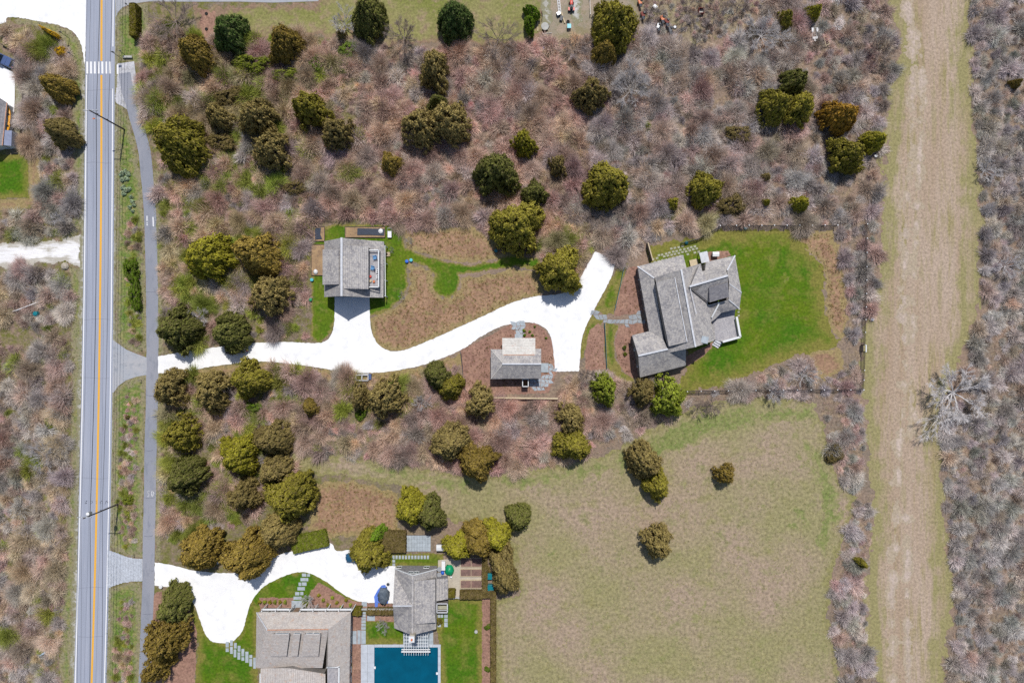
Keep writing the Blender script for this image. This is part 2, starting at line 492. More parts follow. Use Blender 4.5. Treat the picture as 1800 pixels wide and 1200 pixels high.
def leaf_mat(name, use_obj=True, var=0.45, scale=1.3, brown=0.0, thin=0.12):
    t = NT(name)
    if use_obj: c = t.n("ShaderNodeObjectInfo").outputs["Color"]
    else:
        a = t.n("ShaderNodeAttribute"); a.attribute_name = "tint"; c = a.outputs["Color"]
    p = t.pos(); n = t.noise(p, scale, 3, 0.7); n2 = t.noise(p, scale * 6, 2, 0.7)
    v = t.math('MULTIPLY', t.rng(n, 0.3, 0.7, 1 - var, 1 + var), t.rng(n2, 0.3, 0.7, 0.8, 1.2))
    k = t.mix(1.0, c, t.grey(v), 'MULTIPLY')
    if brown: k = t.mix(t.rng(t.noise(p, 2.3, 3, 0.75), 0.5, 0.66, 0, brown), k, A(140, 118, 100, 1.3))
    d = t.n("ShaderNodeBsdfDiffuse"); tr = t.n("ShaderNodeBsdfTranslucent"); mx = t.n("ShaderNodeMixShader"); mx.inputs[0].default_value = thin
    t.l(k, d.inputs[0]); t.l(k, tr.inputs[0]); t.l(d.outputs[0], mx.inputs[1]); t.l(tr.outputs[0], mx.inputs[2]); t.l(mx.outputs[0], t.out.inputs[0])
    t.t.nodes.remove(t.b)
    return t.m
M['leaf'] = leaf_mat("foliage", True, 0.45, 1.3, 0.55)
M['twig'] = leaf_mat("twigs", True, 0.3, 0.8, 0.0, 0.15)
M['twigmass'] = leaf_mat("twig_mass", False, 0.3, 0.8, 0.0, 0.15)
M['tuft'] = leaf_mat("dry_tufts", False, 0.3, 2.0)

# ------------------------------------------------------------------ the ground
st = 'structure'
gme = bpy.data.meshes.new("ground")
gme.from_pydata([(-1500, -1500, 0), (1500, -1500, 0), (1500, 1500, 0), (-1500, 1500, 0)], [], [(0, 1, 2, 3)])
gme.materials.append(M['litter'])
ground = bpy.data.objects.new("ground", gme); C.objects.link(ground); tag(ground, kind=st)

Z = lambda k: 0.004 * k
FIELD = [(500, 796), (600, 800), (700, 818), (800, 832), (880, 832), (970, 818), (1060, 800), (1110, 775), (1160, 745), (1220, 718), (1300, 702), (1380, 700), (1432, 706), (1448, 760), (1462, 800), (1478, 850), (1506, 874), (1484, 940), (1462, 1020), (1456, 1090), (1474, 1150), (1490, 1330), (868, 1330), (868, 1056), (912, 1040), (905, 990), (880, 940), (800, 915), (700, 850), (600, 835), (530, 830)]
sheet("field", [FIELD], Z(1), M['field'], 0.26, 0.8, 0.6)
TRACK = [(1562, -120), (1566, 0), (1572, 50), (1584, 90), (1572, 130), (1562, 180), (1552, 260), (1547, 350), (1546, 450), (1540, 510), (1526, 560), (1517, 610), (1514, 690), (1522, 800), (1534, 870), (1528, 960), (1520, 1040), (1524, 1120), (1540, 1180), (1560, 1330), (1640, 1330), (1656, 1190), (1674, 1100), (1668, 1000), (1662, 900), (1652, 800), (1656, 740), (1664, 690), (1690, 640), (1706, 590), (1720, 540), (1718, 470), (1726, 400), (1718, 300), (1712, 200), (1706, 120), (1708, 0), (1708, -120)]
sheet("grass_track", [TRACK], Z(2), M['track'], 0.26, 1.3, 0.45, fade=5.5)
sheet("yard", [[(330, -40), (345, 14), (380, 16), (400, 8), (560, 6), (600, -30), (960, -40), (958, 60), (930, 74), (880, 84), (800, 76), (720, 84), (640, 70), (560, 66), (470, 62), (410, 52), (350, 60)]], Z(1), M['yardgrass'], 0.26, 1.0, 0.5)
sheet("work_yard", [[(952, -40), (1120, -40), (1130, 40), (1180, 75), (1050, 60), (1000, 66), (955, 80)]], Z(1), M['dirt'], 0.26, 1.0, 0.5)
sheet("open_yard", [[(1120, -40), (1372, -40), (1360, 10), (1280, 70), (1215, 90), (1120, 55)]], Z(2), ground_mat("rough_yard", A(160, 146, 120), A(150, 134, 114), A(146, 144, 96), 0.12, 0.4, 1.9, 0.4, A(150, 130, 112)), 0.26, 1.6, 0.5)
sheet("dirt_path", [[(950, -40), (962, -40), (970, 20), (970, 44), (952, 44), (952, 20)], [(1005, -40), (1022, -40), (1024, 40), (1010, 48), (1000, 20)]], Z(3), M['shoulder'], 0.2, 0.3, 0.8)

VERGES = [
    [(20, 32), (60, 34), (100, 43), (126, 54), (140, 72), (150, 104), (150, 240), (147, 300), (146, 395), (132, 416), (104, 424), (116, 404), (130, 380), (131, 300), (128, 220), (126, 150), (120, 96), (104, 66), (70, 48), (30, 44)],
    [(122, 466), (136, 470), (146, 492), (144, 620), (140, 760), (136, 900), (130, 1060), (126, 1210), (122, 1330), (102, 1330), (106, 1200), (108, 1100), (112, 1020), (118, 930), (122, 850), (126, 740), (130, 640), (126, 540)],
    [(205, 26), (216, 14), (232, 8), (262, 4), (262, 62), (244, 110), (204, 110)],
    [(204, 184), (214, 186), (226, 208), (236, 246), (246, 300), (251, 350), (254, 420), (257, 500), (258, 612), (240, 618), (222, 612), (203, 598), (203, 400)],
    [(206, 684), (232, 666), (256, 660), (255, 760), (252, 860), (251, 976), (226, 976), (206, 968), (196, 956), (198, 800), (200, 700)],
    [(190, 1038), (208, 1028), (226, 1023), (249, 1020), (248, 1120), (243, 1330), (176, 1330), (184, 1200)],
    [(268, 300), (282, 300), (284, 480), (286, 622), (278, 624), (276, 480)],
    [(276, 664), (284, 664), (286, 700), (280, 860), (282, 985), (274, 985), (274, 860)],
]
sheet("roadside_grass", VERGES, Z(2), M['verge'], 0.22, 0.5, 0.9)
LAWN = [(1136, 440), (1142, 430), (1200, 424), (1238, 414), (1262, 404), (1296, 401), (1388, 404), (1398, 416), (1420, 440), (1444, 468), (1450, 500), (1448, 540), (1456, 572), (1476, 598), (1468, 610), (1440, 616), (1410, 624), (1372, 636), (1340, 650), (1310, 662), (1270, 676), (1205, 690), (1190, 680), (1210, 645), (1200, 560), (1140, 500)]
sheet("house_lawn", [LAWN], Z(3), M['lawn'], 0.2, 0.7, 0.7, fade=4.5)
COTL = [(548, 424), (556, 402), (600, 394), (660, 394), (706, 400), (712, 436), (740, 448), (790, 462), (830, 465), (870, 459), (900, 448), (946, 456), (948, 474), (900, 468), (868, 474), (806, 482), (806, 508), (790, 522), (772, 520), (762, 506), (765, 482), (752, 470), (732, 462), (716, 458), (714, 474), (719, 500), (706, 526), (682, 544), (652, 556), (640, 560), (588, 560), (584, 576), (574, 594), (560, 600), (546, 590), (548, 500)]
sheet("cottage_lawn", [COTL], Z(4), M['lawn_edge'], 0.2, 0.3, 0.9, fade=0.7)
sheet("driveway_lawn", [[(1090, 462), (1105, 462), (1096, 490), (1084, 530), (1078, 552), (1060, 552), (1044, 545), (1060, 515), (1080, 480)], [(1040, 552), (1062, 558), (1052, 580), (1034, 600), (1022, 640), (1018, 620), (1026, 580)], [(1066, 566), (1086, 572), (1080, 600), (1082, 630), (1096, 655), (1130, 676), (1100, 672), (1070, 650), (1062, 610)]], Z(4), M['lawn_edge'], 0.2, 0.25, 0.9)
sheet("turnaround_lawn", [[(300, 1036), (330, 1050), (352, 1090), (372, 1120), (400, 1128), (424, 1100), (440, 1030), (500, 1000), (548, 998), (600, 1036), (640, 1058), (660, 1066), (600, 1072), (452, 1075), (452, 1330), (338, 1330), (344, 1180), (350, 1120), (330, 1070)]], Z(4), M['lawn'], 0.2, 0.3, 0.9)
sheet("pool_lawn", [[(636, 1086), (735, 1086), (735, 1130), (640, 1134)], [(760, 1052), (848, 1052), (850, 1330), (768, 1330), (772, 1130)], [(680, 972), (780, 972), (780, 998), (682, 998)]], Z(4), M['lawn'], 0.2, 0.15, 0.9)
sheet("store_lawn", [[(-120, 270), (44, 272), (50, 290), (51, 348), (20, 348), (-120, 354)]], Z(4), M['lawn'], 0.2, 0.15, 0.9)
sheet("store_hedge_strip", [[(51, 274), (70, 270), (70, 366), (-120, 374), (-120, 354), (50, 349)]], Z(3.3), M['meadow'], 0.2, 0.2, 0.9)
sheet("dry_meadow", [[(716, 462), (740, 470), (758, 476), (764, 510), (780, 524), (796, 522), (810, 508), (812, 488), (870, 480), (900, 472), (940, 480), (960, 516), (944, 522), (900, 532), (850, 556), (800, 580), (750, 602), (714, 615), (690, 617), (672, 612), (656, 594), (651, 560), (690, 545), (714, 524), (722, 500)], [(708, 402), (760, 398), (830, 400), (880, 430), (900, 446), (870, 457), (830, 462), (790, 459), (745, 446), (716, 436)], [(1386, 408), (1462, 408), (1476, 440), (1486, 500), (1490, 560), (1482, 602), (1458, 574), (1450, 540), (1452, 500), (1446, 468), (1420, 440)], [(1416, 622), (1440, 612), (1476, 612), (1484, 650), (1450, 668), (1430, 650)], [(300, 660), (400, 642), (480, 638), (560, 648), (640, 656), (740, 646), (812, 622), (812, 640), (740, 672), (600, 676), (500, 654), (400, 660), (300, 672)], [(556, 850), (620, 845), (700, 866), (700, 935), (580, 945), (540, 930), (552, 880)]], Z(2.6), M['meadow'], 0.22, 0.5, 0.9)
sheet("flower_bed", [[(810, 616), (860, 590), (900, 569), (940, 568), (958, 580), (970, 600), (976, 640), (980, 652), (965, 690), (870, 694), (816, 688), (812, 650)], [(1104, 470), (1140, 466), (1150, 545), (1080, 556), (1086, 520), (1096, 490)], [(1090, 572), (1150, 564), (1160, 670), (1126, 672), (1098, 655), (1084, 630), (1080, 600)], [(1036, 580), (1052, 568), (1064, 580), (1060, 620), (1066, 648), (1030, 652), (1028, 620)], [(1200, 630), (1255, 600), (1250, 612), (1236, 626), (1208, 644)], [(456, 1050), (516, 1050), (516, 1075), (456, 1075)], [(540, 1070), (546, 1040), (560, 1022), (590, 1040), (620, 1056), (690, 1062), (690, 1068), (620, 1070)], [(300, 1038), (318, 1044), (334, 1070), (346, 1110), (342, 1200), (338, 1330), (262, 1330), (262, 1060), (275, 1040)], [(848, 1050), (862, 1050), (864, 1330), (846, 1330)], [(620, 1080), (638, 1080), (640, 1330), (616, 1330)], [(640, 1080), (692, 1084), (692, 1092), (640, 1090)], [(1236, 444), (1280, 440), (1286, 450), (1240, 462)]], Z(5), M['mulch'], 0.16, 0.12, 0.9)
sheet("cinder_bed", [[(868, 700), (980, 700), (984, 730), (870, 738)]], Z(2), M['mulch'], 0.2, 0.3, 0.8)

# ------------------------------------------------------------------ roads, paths and drives
YL = [(182, -400), (178.6, 0), (178, 300), (175, 600), (169.6, 900), (161, 1200), (147, 1600)]
WLn = [(157, -400), (153.4, 0), (150.4, 300), (146.6, 600), (140.4, 900), (132.2, 1200), (119, 1600)]
WRn = [(203, -400), (199, 0), (197.3, 300), (195, 600), (190.6, 900), (183.4, 1200), (170, 1600)]
cr = lambda pts: smooth_poly(pts, 25, False)
YC, WL, WR = cr(YL), cr(WLn), cr(WRn)
road_poly = [(x - 2.2, y) for x, y in WL] + [(x + 3.4, y) for x, y in WR[::-1]]
flat("road", [road_poly], Z(7), M['asphalt'], None, st)
sheet("road_shoulder", [[(x - 9, y) for x, y in WL if 40 < y < 1330] + [(x + 4, y) for x, y in WL[::-1] if 40 < y < 1330],
                        [(x - 2, y) for x, y in WR if -60 < y < 1330] + [(x + 7, y) for x, y in WR[::-1] if -60 < y < 1330]], Z(6), M['shoulder'], 0.16, 0.35, 0.8)
marks = MB()
def mark(poly, z=Z(8)):
    w = [P(p[0], p[1], z) for p in poly]
    marks.add([(a.x, a.y, z) for a in w], [tuple(range(len(w)))[::-1] if sum(w[i].x * w[(i + 1) % len(w)].y - w[(i + 1) % len(w)].x * w[i].y for i in range(len(w))) < 0 else tuple(range(len(w)))])
def strip(pts, hw):
    for a, b in zip(pts[:-1], pts[1:]):
        mark([(a[0] - hw, a[1]), (a[0] + hw, a[1]), (b[0] + hw, b[1]), (b[0] - hw, b[1])])
strip([p for p in WL if p[1] > 128], 0.85)
strip([p for p in WR if p[1] < 104], 0.85); strip([p for p in WR if p[1] > 138], 0.85)
for k in range(7):
    x = 153.2 + k * 6.65; mark([(x - 1.7, 108.6), (x + 1.7, 108.6), (x + 1.9, 129.6), (x - 1.5, 129.6)])
mark([(205.2, 114), (208.2, 114), (208.4, 130.5), (205.4, 130.5)])
# bars and letters on the shared path
mark([(257.6, 379.4), (259.2, 379.4), (259.2, 388.4), (257.6, 388.4)]); mark([(257.8, 390.6), (259.2, 390.6), (259.2, 393.2), (257.8, 393.2)]); mark([(257.8, 394), (259.4, 394), (259.4, 396.4), (257.8, 396.4)])
mark([(268, 381.4), (269.8, 381.4), (270.4, 398), (268.6, 398)])
def stroke(pts, hw=0.42):
    for a, b in zip(pts[:-1], pts[1:]):
        dx, dy = b[0] - a[0], b[1] - a[1]; n = math.hypot(dx, dy); ux, uy = dx / n * .3, dy / n * .3; nx, ny = -dy / n * hw, dx / n * hw
        mark([(a[0] - ux + nx, a[1] - uy + ny), (b[0] + ux + nx, b[1] + uy + ny), (b[0] + ux - nx, b[1] + uy - ny), (a[0] - ux - nx, a[1] - uy - ny)])
stroke([(262, 862.4), (260.8, 862), (259.6, 863.2), (259.6, 865), (260.4, 866.6), (261.6, 868), (261.9, 870), (261.2, 872), (259.4, 872.2)], 0.38)
stroke([(268, 862), (266.8, 863.6), (266.3, 867), (266.7, 871), (267.6, 873), (268.7, 871.4), (269.3, 867), (269, 863.6), (268, 862)], 0.42)
stroke([(268.6, 863), (270, 864), (270.8, 867)], 0.3)
tag(marks.build("road_marking", M['linewhite']), kind=st)
marks = MB()
for off in (-0.92, 0.92):
    strip([(x + off, y) for x, y in YC if y < 108], 0.82)
    strip([(x + off, y) for x, y in YC if y > 132], 0.82)
tag(marks.build("centre_line", M['lineyellow']), kind=st)
marks = MB()
for off in (-13.5, 7.0): strip([(x + off + 0.25 * math.sin(y / 37.), y) for x, y in YC if -50 < y < 1330], 0.22)
strip([(263.2 + (y - 380) * .03, y) for y in range(380, 406, 4)], 0.25)
for y in (158, 286, 561, 664, 840, 1032, 1118):
    xs = [p[0] for p in WL if abs(p[1] - y) < 30][0]
    for k in range(5): mark([(xs + 1 + k * 9, y + math.sin(k + y)), (xs + 10 + k * 9, y + math.sin(k + 1 + y)), (xs + 10 + k * 9, y + math.sin(k + 1 + y) + .35), (xs + 1 + k * 9, y + math.sin(k + y) + .35)], Z(8.6))
for x, y, w in ((256, 694, 20), (255, 791, 14), (254, 874, 18), (253, 941, 16), (251, 1078, 18), (258, 512, 18), (266, 1002, 4)):
    mark([(x, y), (x + w * .5, y + 1.2), (x + w, y - .6), (x + w, y + .2), (x + w * .5, y + 2.0), (x, y + .8)])
tag(marks.build("tar_seam", M['tar']), kind=st)
marks = MB()
for x, w in ((148, 4), (151, 2), (160, 7), (168, 3), (174, 3), (178, 2), (184, 5), (188, 2)):
    for k in range(5):
        a = x + random.uniform(0, w); b = 881.5 + random.uniform(-2, 3.2); r = random.uniform(.4, 1.0)
        mark([(a - r, b - r * .6), (a + r * .4, b - r), (a + r, b + r * .3), (a - r * .2, b + r)], Z(8.6 + 0.05 * k))
tag(marks.build("tar_patch", M['tardark']), kind=st)

PC = [(219, 128), (222, 150), (230, 178), (238, 206), (247, 238), (254, 268), (257.5, 300), (261, 340), (264, 385), (265.5, 440), (267, 500), (267.6, 560), (267.8, 620), (267.4, 680), (265.6, 750), (264, 830), (262.6, 900), (261.2, 980), (260.4, 1030), (257.6, 1100), (254, 1200), (246, 1360)]
pcs = smooth_poly(PC, 12, False)
flat("shared_path", [ribbon_poly(pcs, 10.6)], Z(5.4), M['pathasph'], None, st, 0.05)
flat("path_landing", [[(201.5, 112), (214, 111), (236, 108), (238, 128), (240, 150), (243, 176), (234, 190), (222, 192), (214, 186), (206, 182), (201, 176)]], Z(5), ground_mat('pale_gravel', A(214, 214, 220), A(190, 190, 194), A(170, 168, 166), .4, 1.0, 3.0, .25, None), None, st, 0.08)
flat("driveway_apron", [[(197, 596), (206, 603), (222, 614), (240, 622), (257.5, 628), (258, 659), (240, 662), (222, 668), (208, 678), (199, 690), (196, 690), (196, 640)]], Z(6.4), M['apron'], None, st, 0.05)
flat("yard_road", [[(202, -60), (203, 30), (207, 22), (216, 13), (230, 7), (262, 3), (330, 3), (420, 3), (480, 4.5), (560, 2), (562, -60)]], Z(6.2), M['apron'], None, st, 0.08)
# cobbled apron: rows of setts
cob = [(190, 966), (204, 971), (222, 978), (236, 981), (251, 982), (251, 1020), (232, 1021), (214, 1024), (200, 1029), (188, 1034)]
mb = MB(); yy = 966
while yy < 1034:
    xx = 186
    while xx < 252:
        if inside([xx + 1.4], [yy + .9], cob)[0]:
            a = P(xx + 1.4 + random.uniform(-.2, .2), yy + .9, 0)
            mb.box((a.x, a.y, Z(6) + .02), (2.5 * S, 1.5 * S, .05 + random.uniform(0, .02)))
        xx += 2.9
    yy += 1.9
flat("cobbled_apron", [cob], Z(6.1), M['apron'], None, st)
tag(mb.build("cobbled_pavement", plain("granite_setts", A(206, 212, 222), .8, .2, 2)), kind=st)

DRV = smooth_poly([(278, 626, 1), (330, 617), (380, 610), (440, 603), (500, 601), (555, 603), (574, 598), (584, 584), (588, 560), (588, 520, 1), (650, 520, 1), (650, 552), (653, 580), (661, 600), (674, 612), (690, 617), (714, 614), (750, 600), (800, 578), (850, 555), (900, 532), (940, 521), (975, 518), (1000, 511), (1016, 496), (1030, 470), (1046, 442, 1), (1083, 458, 1), (1077, 480), (1066, 504), (1052, 530), (1040, 553), (1029, 576), (1022, 602), (1018, 652, 1), (976, 653, 1), (974, 632), (971, 606), (965, 585), (953, 573), (936, 567), (913, 567), (880, 574), (845, 592), (812, 614), (780, 628), (740, 642), (690, 652), (650, 655), (600, 652), (560, 646), (500, 638), (450, 635), (400, 640), (360, 646), (320, 654), (278, 656, 1)])
flat("shell_driveway", [DRV], Z(7.4), M['shell'], None, st, 0.07)
DRV2 = smooth_poly([(272, 988, 1), (300, 992), (340, 1002), (400, 1007), (432, 1004), (456, 994), (475, 982), (505, 970), (545, 966), (564, 962), (574, 954), (584, 956), (592, 968), (615, 966), (640, 972), (660, 994), (695, 994, 1), (695, 1060, 1), (640, 1058), (615, 1050), (598, 1040), (575, 1023), (550, 1009), (530, 1005), (510, 1008), (486, 1018), (464, 1030), (449, 1046), (439, 1064), (433, 1084), (428, 1104), (418, 1119), (405, 1128), (390, 1130), (372, 1126), (360, 1112), (350, 1085), (340, 1060), (325, 1043), (304, 1033), (272, 1029, 1)])
flat("turnaround", [DRV2], Z(7.4), M['shell'], None, st, 0.07)
flat("parking_lot", [smooth_poly([(-150, -80, 1), (154, -80, 1), (151, 60), (149, 112), (145, 90), (140, 72), (127, 55), (100, 44), (60, 36), (30, 31), (12, 32), (-5, 44), (-150, 60, 1)])], Z(6.6), M['shell'], None, st, 0.1)
flat("store_forecourt", [[(-150, 110), (0, 112), (26, 130), (26, 180), (22, 236), (22, 262), (-150, 262)]], Z(6.6), M['shell'], None, st, 0.08)
SIDE = [(-150, 430), (40, 426), (75, 426), (108, 423), (130, 418), (144, 404), (149, 420), (148, 474), (140, 472), (126, 464), (100, 460), (60, 465), (20, 470), (-150, 478)]
sheet("white_side_road", [SIDE], Z(5), M['sideroad'], 0.2, 0.5, 0.8)
sheet("pebble_strip", [[(27, 124), (38, 122), (38, 180), (34, 236), (23, 236), (27, 180)]], Z(5), M['shoulder'], 0.18, 0.15, 1)

def stones(name, rects, z, mat, th=0.05, rot=0.0, jit=0.0):
    """stepping stones laid in the turf; rects are pixel (x0, y0, x1, y1)"""
    mb = MB()
    for x0, y0, x1, y1 in rects:
        a = P((x0 + x1) / 2, (y0 + y1) / 2)
        mb.box((a.x + random.uniform(-jit, jit), a.y + random.uniform(-jit, jit), z), ((x1 - x0) * S, (y1 - y0) * S, th), rot + random.uniform(-.05, .05) * (jit > 0))
    return tag(mb.build(name, mat), kind=st)
def flags(name, outline, z, mat, cell=7.0, gap=0.55, seed=1):
    """irregular flagstones filling an outline: jittered cells shrunk by the joint width"""
    r = random.Random(seed); mb = MB()
    xs = [p[0] for p in outline]; ys = [p[1] for p in outline]
    nx = int((max(xs) - min(xs)) / cell) + 2; ny = int((max(ys) - min(ys)) / cell) + 2
    g = {(i, j): (min(xs) + (i - .3 + (j % 2) * .45) * cell + r.uniform(-.22, .22) * cell, min(ys) + (j - .3) * cell + r.uniform(-.2, .2) * cell) for i in range(-1, nx + 1) for j in range(-1, ny + 1)}
    for i in range(-1, nx):
        for j in range(-1, ny):
            q = [g[i, j], g[i + 1, j], g[i + 1, j + 1], g[i, j + 1]]
            cx = sum(p[0] for p in q) / 4; cy = sum(p[1] for p in q) / 4
            if not inside([cx], [cy], outline)[0]: continue
            pts = []
            for p in q:
                d = math.hypot(p[0] - cx, p[1] - cy); k = max(.3, 1 - gap / d)
                w = P(cx + (p[0] - cx) * k, cy + (p[1] - cy) * k); pts.append((w.x, w.y))
            mb.prism(pts, z - .04, z + r.uniform(0, .012))
    return tag(mb.build(name, mat), kind=st)
flags("flagstone_path", [(1038, 541), (1046, 545), (1060, 555), (1076, 560), (1092, 560), (1110, 556), (1126, 548), (1132, 560), (1132, 572), (1110, 573), (1088, 571), (1070, 569), (1052, 562), (1040, 552)], .06, M['bluestone2'], 7.5, .6, 3)
flags("cottage_walk", [(900, 567), (925, 567), (921, 580), (920, 593), (904, 593), (904, 580)], .06, M['bluestone'], 7.5, .5, 5)
flags("side_terrace", [(962, 641), (975, 641), (976, 650), (972, 664), (964, 678), (954, 689), (946, 688), (932, 680), (931, 667), (950, 666), (962, 656)], .06, M['bluestone'], 6.8, .6, 8)
stones("doorstep_landing", [(905, 587, 918, 597), (951, 638, 964, 654)], .12, M['bluestone'], .2)
flat("patio_joint", [[(713, 940), (757, 940), (757, 969), (713, 969)]], .04, M['darkwood'], None, st, 0, .03)
stones("bluestone_patio", [(714 + i * 4.8, 940.5 + j * 7, 714 + i * 4.8 + 4.6, 940.5 + j * 7 + 6.8) for i in range(9) for j in range(4)], .06, M['bluestone'])
stones("stepping_stone_path", [(690 + i * 5.5, 975.6, 690 + i * 5.5 + 3.6, 981.8) for i in range(12)] + [(690, 983.4, 694.6, 987.6), (690, 989.4, 694.6, 993.6)]
       + [(x, y, x + 4.4, y + 5.6) for x, y in ((769.4, 1079), (774.6, 1079))] + [(781, 1079, 787, 1084.6), (781, 1086, 787, 1092), (781, 1093, 787, 1101), (769.4, 1094, 775, 1101)]
       + [(636, 1057, 645, 1065)] + [(635.6, 1074.6, 643, 1078.6), (635.4, 1079.6, 643, 1083), (635.6, 1084, 643.2, 1088), (635.4, 1089, 643, 1094), (635.4, 1095, 643, 1100), (635, 1101, 643, 1105.6)]
       + [(620, 1108, 627, 1131), (628.4, 1107, 634, 1131), (635, 1107, 643, 1131)] + [(645.4, 1081, 659, 1090)], .05, M['bluestone'])
stones("garden_step_path", [(531, 1007, 538.6, 1012.6), (540, 1008, 545, 1012.6), (528.4, 1015, 542, 1020.6), (525, 1023, 530, 1029), (531, 1022.6, 539, 1028.6), (523, 1031, 536, 1036.8), (519, 1039.6, 526.4, 1045.4), (528, 1039.4, 533.4, 1045), (516, 1047.6, 530, 1053), (512.6, 1055, 531, 1073),
       (397, 1127.4, 402.4, 1136.6), (397, 1138.4, 402.4, 1144.6), (404.6, 1124.4, 409.4, 1134), (404.6, 1135.6, 409.4, 1148), (411.6, 1129, 416.4, 1138.6), (411, 1140.4, 415.6, 1154), (418, 1134, 423, 1144), (417.6, 1145.6, 422.6, 1158), (424.6, 1139.4, 429.6, 1152.4), (424.6, 1154, 429.6, 1160), (431.4, 1144.4, 437, 1163.6), (438.4, 1150, 443.6, 1155.6), (438.4, 1157, 443.6, 1170), (445.4, 1155, 450, 1174)], .05, M['bluestone'])
pv = []
for j in range(5):
    for i in range(13):
        if random.random() < 0.14 or (j == 0 and i < 5) : continue
        x = 1146 + i * 6.4 + (j % 2) * 3; y = 455.5 + j * 5.2 - i * 1.55 - 12
        if y < 431 or (j >= 4 and i > 7): continue
        pv.append((x, y, x + 4.4, y + 3.4))
stones("paver_grid", pv, .05, M['paver'], .05, 0.24, .05)
stones("edging_stone_path", [(1297.6, 541.6, 1301, 544.6), (1296.4, 547, 1300, 549.8), (1296.6, 553, 1300, 556)], .05, M['paver'], .05, 0.2)
flat("sand_patio", [[(770, 984), (808, 980), (808, 1052), (786, 1053), (786, 1018), (770, 1012)]], Z(8), M['patiosand'], None, st, .05)
flat("garden_plot", [[(808, 978), (848, 978), (848, 1042), (808, 1042)]], Z(7), M['patiosand'], None, st, .05)

# swimming pool: coping round a covered basin
pool = thing("swimming_pool", "rectangular swimming pool under a dark blue cover with pale stone coping", "swimming pool", P(714, 1180))
mb = MB()
def rect(mb, x0, y0, x1, y1, z0, z1):
    a = P(x0, y1, 0); b = P(x1, y0, 0)
    return mb.prism([(a.x, a.y), (b.x, a.y), (b.x, b.y), (a.x, b.y)], z0, z1)
for k in range(12):
    rect(mb, 634.6, 1132 + k * 16, 646, 1147.7 + k * 16, 0, .1 + random.uniform(0, .006)); rect(mb, 646.3, 1132 + k * 16, 658, 1147.7 + k * 16, 0, .1 + random.uniform(0, .006))
    rect(mb, 770, 1136.8 + k * 16, 774.6, 1152.5 + k * 16, 0, .1 + random.uniform(0, .006))
for k in range(8): rect(mb, 658.3 + k * 14.6, 1131.8, 672.6 + k * 14.6, 1136.6, 0, .1 + random.uniform(0, .006))
mb.build("coping", M['coping'], pool)
n = 60; vs = []; fs = []
for j in range(n + 1):
    for i in range(n + 1):
        w = P(658 + i * 112 / n, 1136.8 + j * 187 / n)
        vs.append((w.x, w.y, .03 + .035 * (vnoise(np.array([w.x]), np.array([w.y * 3]), .5, 4)[0] - .5) * (0 < i < n)))
for j in range(n):
    for i in range(n): a = j * (n + 1) + i; fs.append((a + n + 1, a + n + 2, a + 1, a))
MB().add(vs, fs).build("pool_cover", M['pool'], pool, True)
for x, y in ((659.2, 1171.8), (768.4, 1182)):
    rect(MB(), x - 1.6, y - 2, x + 1.6, y + 2, .1, .3).build("skimmer_box", M['white'], pool, False, .03)

# ------------------------------------------------------------------ houses
class House:
    def __init__(self, name, label, cat, cx, cy):
        self.root = thing(name, label, cat, P(cx, cy)); self.c = P(cx, cy)
        self.roof = MB(); self.wall = MB(); self.tops = []
    def plane(self, pts, roof=None, wall=True, inset=0.35, th=0.16, z0=0.0, centre=None):
        """a roof plane through apparent (px, py, height) corners, with the wall volume that carries it"""
        w = [P(*p) for p in pts]
        (roof or self.roof).slab(w, th)
        if wall:
            c = P(*centre) if centre else self.c
            q = []
            for v in w:
                d = Vector((c.x - v.x, c.y - v.y)); L = d.length or 1
                q.append((v.x + d.x / L * inset, v.y + d.y / L * inset, v.z - th - .03))
            (wall if isinstance(wall, MB) else self.wall).prism([(p[0], p[1]) for p in q], z0, [p[2] for p in q])
    def finish(self, roofmat, wallmat=None):
        r = self.roof.build("roof", roofmat, self.root)
        self.wall.build("wall", wallmat or M['wallshingle'], self.root)
        return r
    def cap(self, a, b, w=.3, mat=None, name="ridge_cap"):
        a = P(*a); b = P(*b); up = Vector((0, 0, .05))
        MB().bar(a + up, b + up, w, .1).build(name, mat or M['ridge'], self.root)
    def window(self, a, nrm, w=1.0, h=1.3, name="window", frame=None):
        """a: world centre on a wall, nrm: outward direction"""
        a = Vector(a); nrm = Vector((nrm[0], nrm[1], 0)).normalized(); sx = Vector((-nrm.y, nrm.x, 0)); up = Vector((0, 0, 1))
        f = MB(); o = a + nrm * .05
        for s in (-1, 1):
            f.bar(o + sx * s * w / 2 - up * h / 2, o + sx * s * w / 2 + up * h / 2, .1, .1)
            f.bar(o - sx * (w / 2 + .05) + up * s * h / 2, o + sx * (w / 2 + .05) + up * s * h / 2, .1, .1)
        f.bar(o - up * h / 2, o + up * h / 2, .05, .06)
        fo = f.build(name, frame or M['trim'], self.root)
        g = MB(); g.bar(a - sx * w / 2 + nrm * .03, a + sx * w / 2 + nrm * .03, .03, h - .06); g.build("pane", M['glass'], fo)
        return fo
    def door(self, a, nrm, w=1.0, h=2.1):
        a = Vector(a); nrm = Vector((nrm[0], nrm[1], 0)).normalized(); sx = Vector((-nrm.y, nrm.x, 0))
        d = MB().bar(a - sx * w / 2 + nrm * .04 + Vector((0, 0, h / 2)), a + sx * w / 2 + nrm * .04 + Vector((0, 0, h / 2)), .06, h).build("door", M['doorwood'], self.root)
        p = a + sx * w * .36 + nrm * .1 + Vector((0, 0, 1.0)); MB().box(p, (.06, .06, .14)).build("handle", M['darkmetal'], d)
    def windows_along(self, a, b, z, n, nrm, w=1.0, h=1.3):
        a = Vector(a); b = Vector(b)
        for i in range(n):
            p = a.lerp(b, (i + .5) / n); self.window((p.x, p.y, z), nrm, w, h)

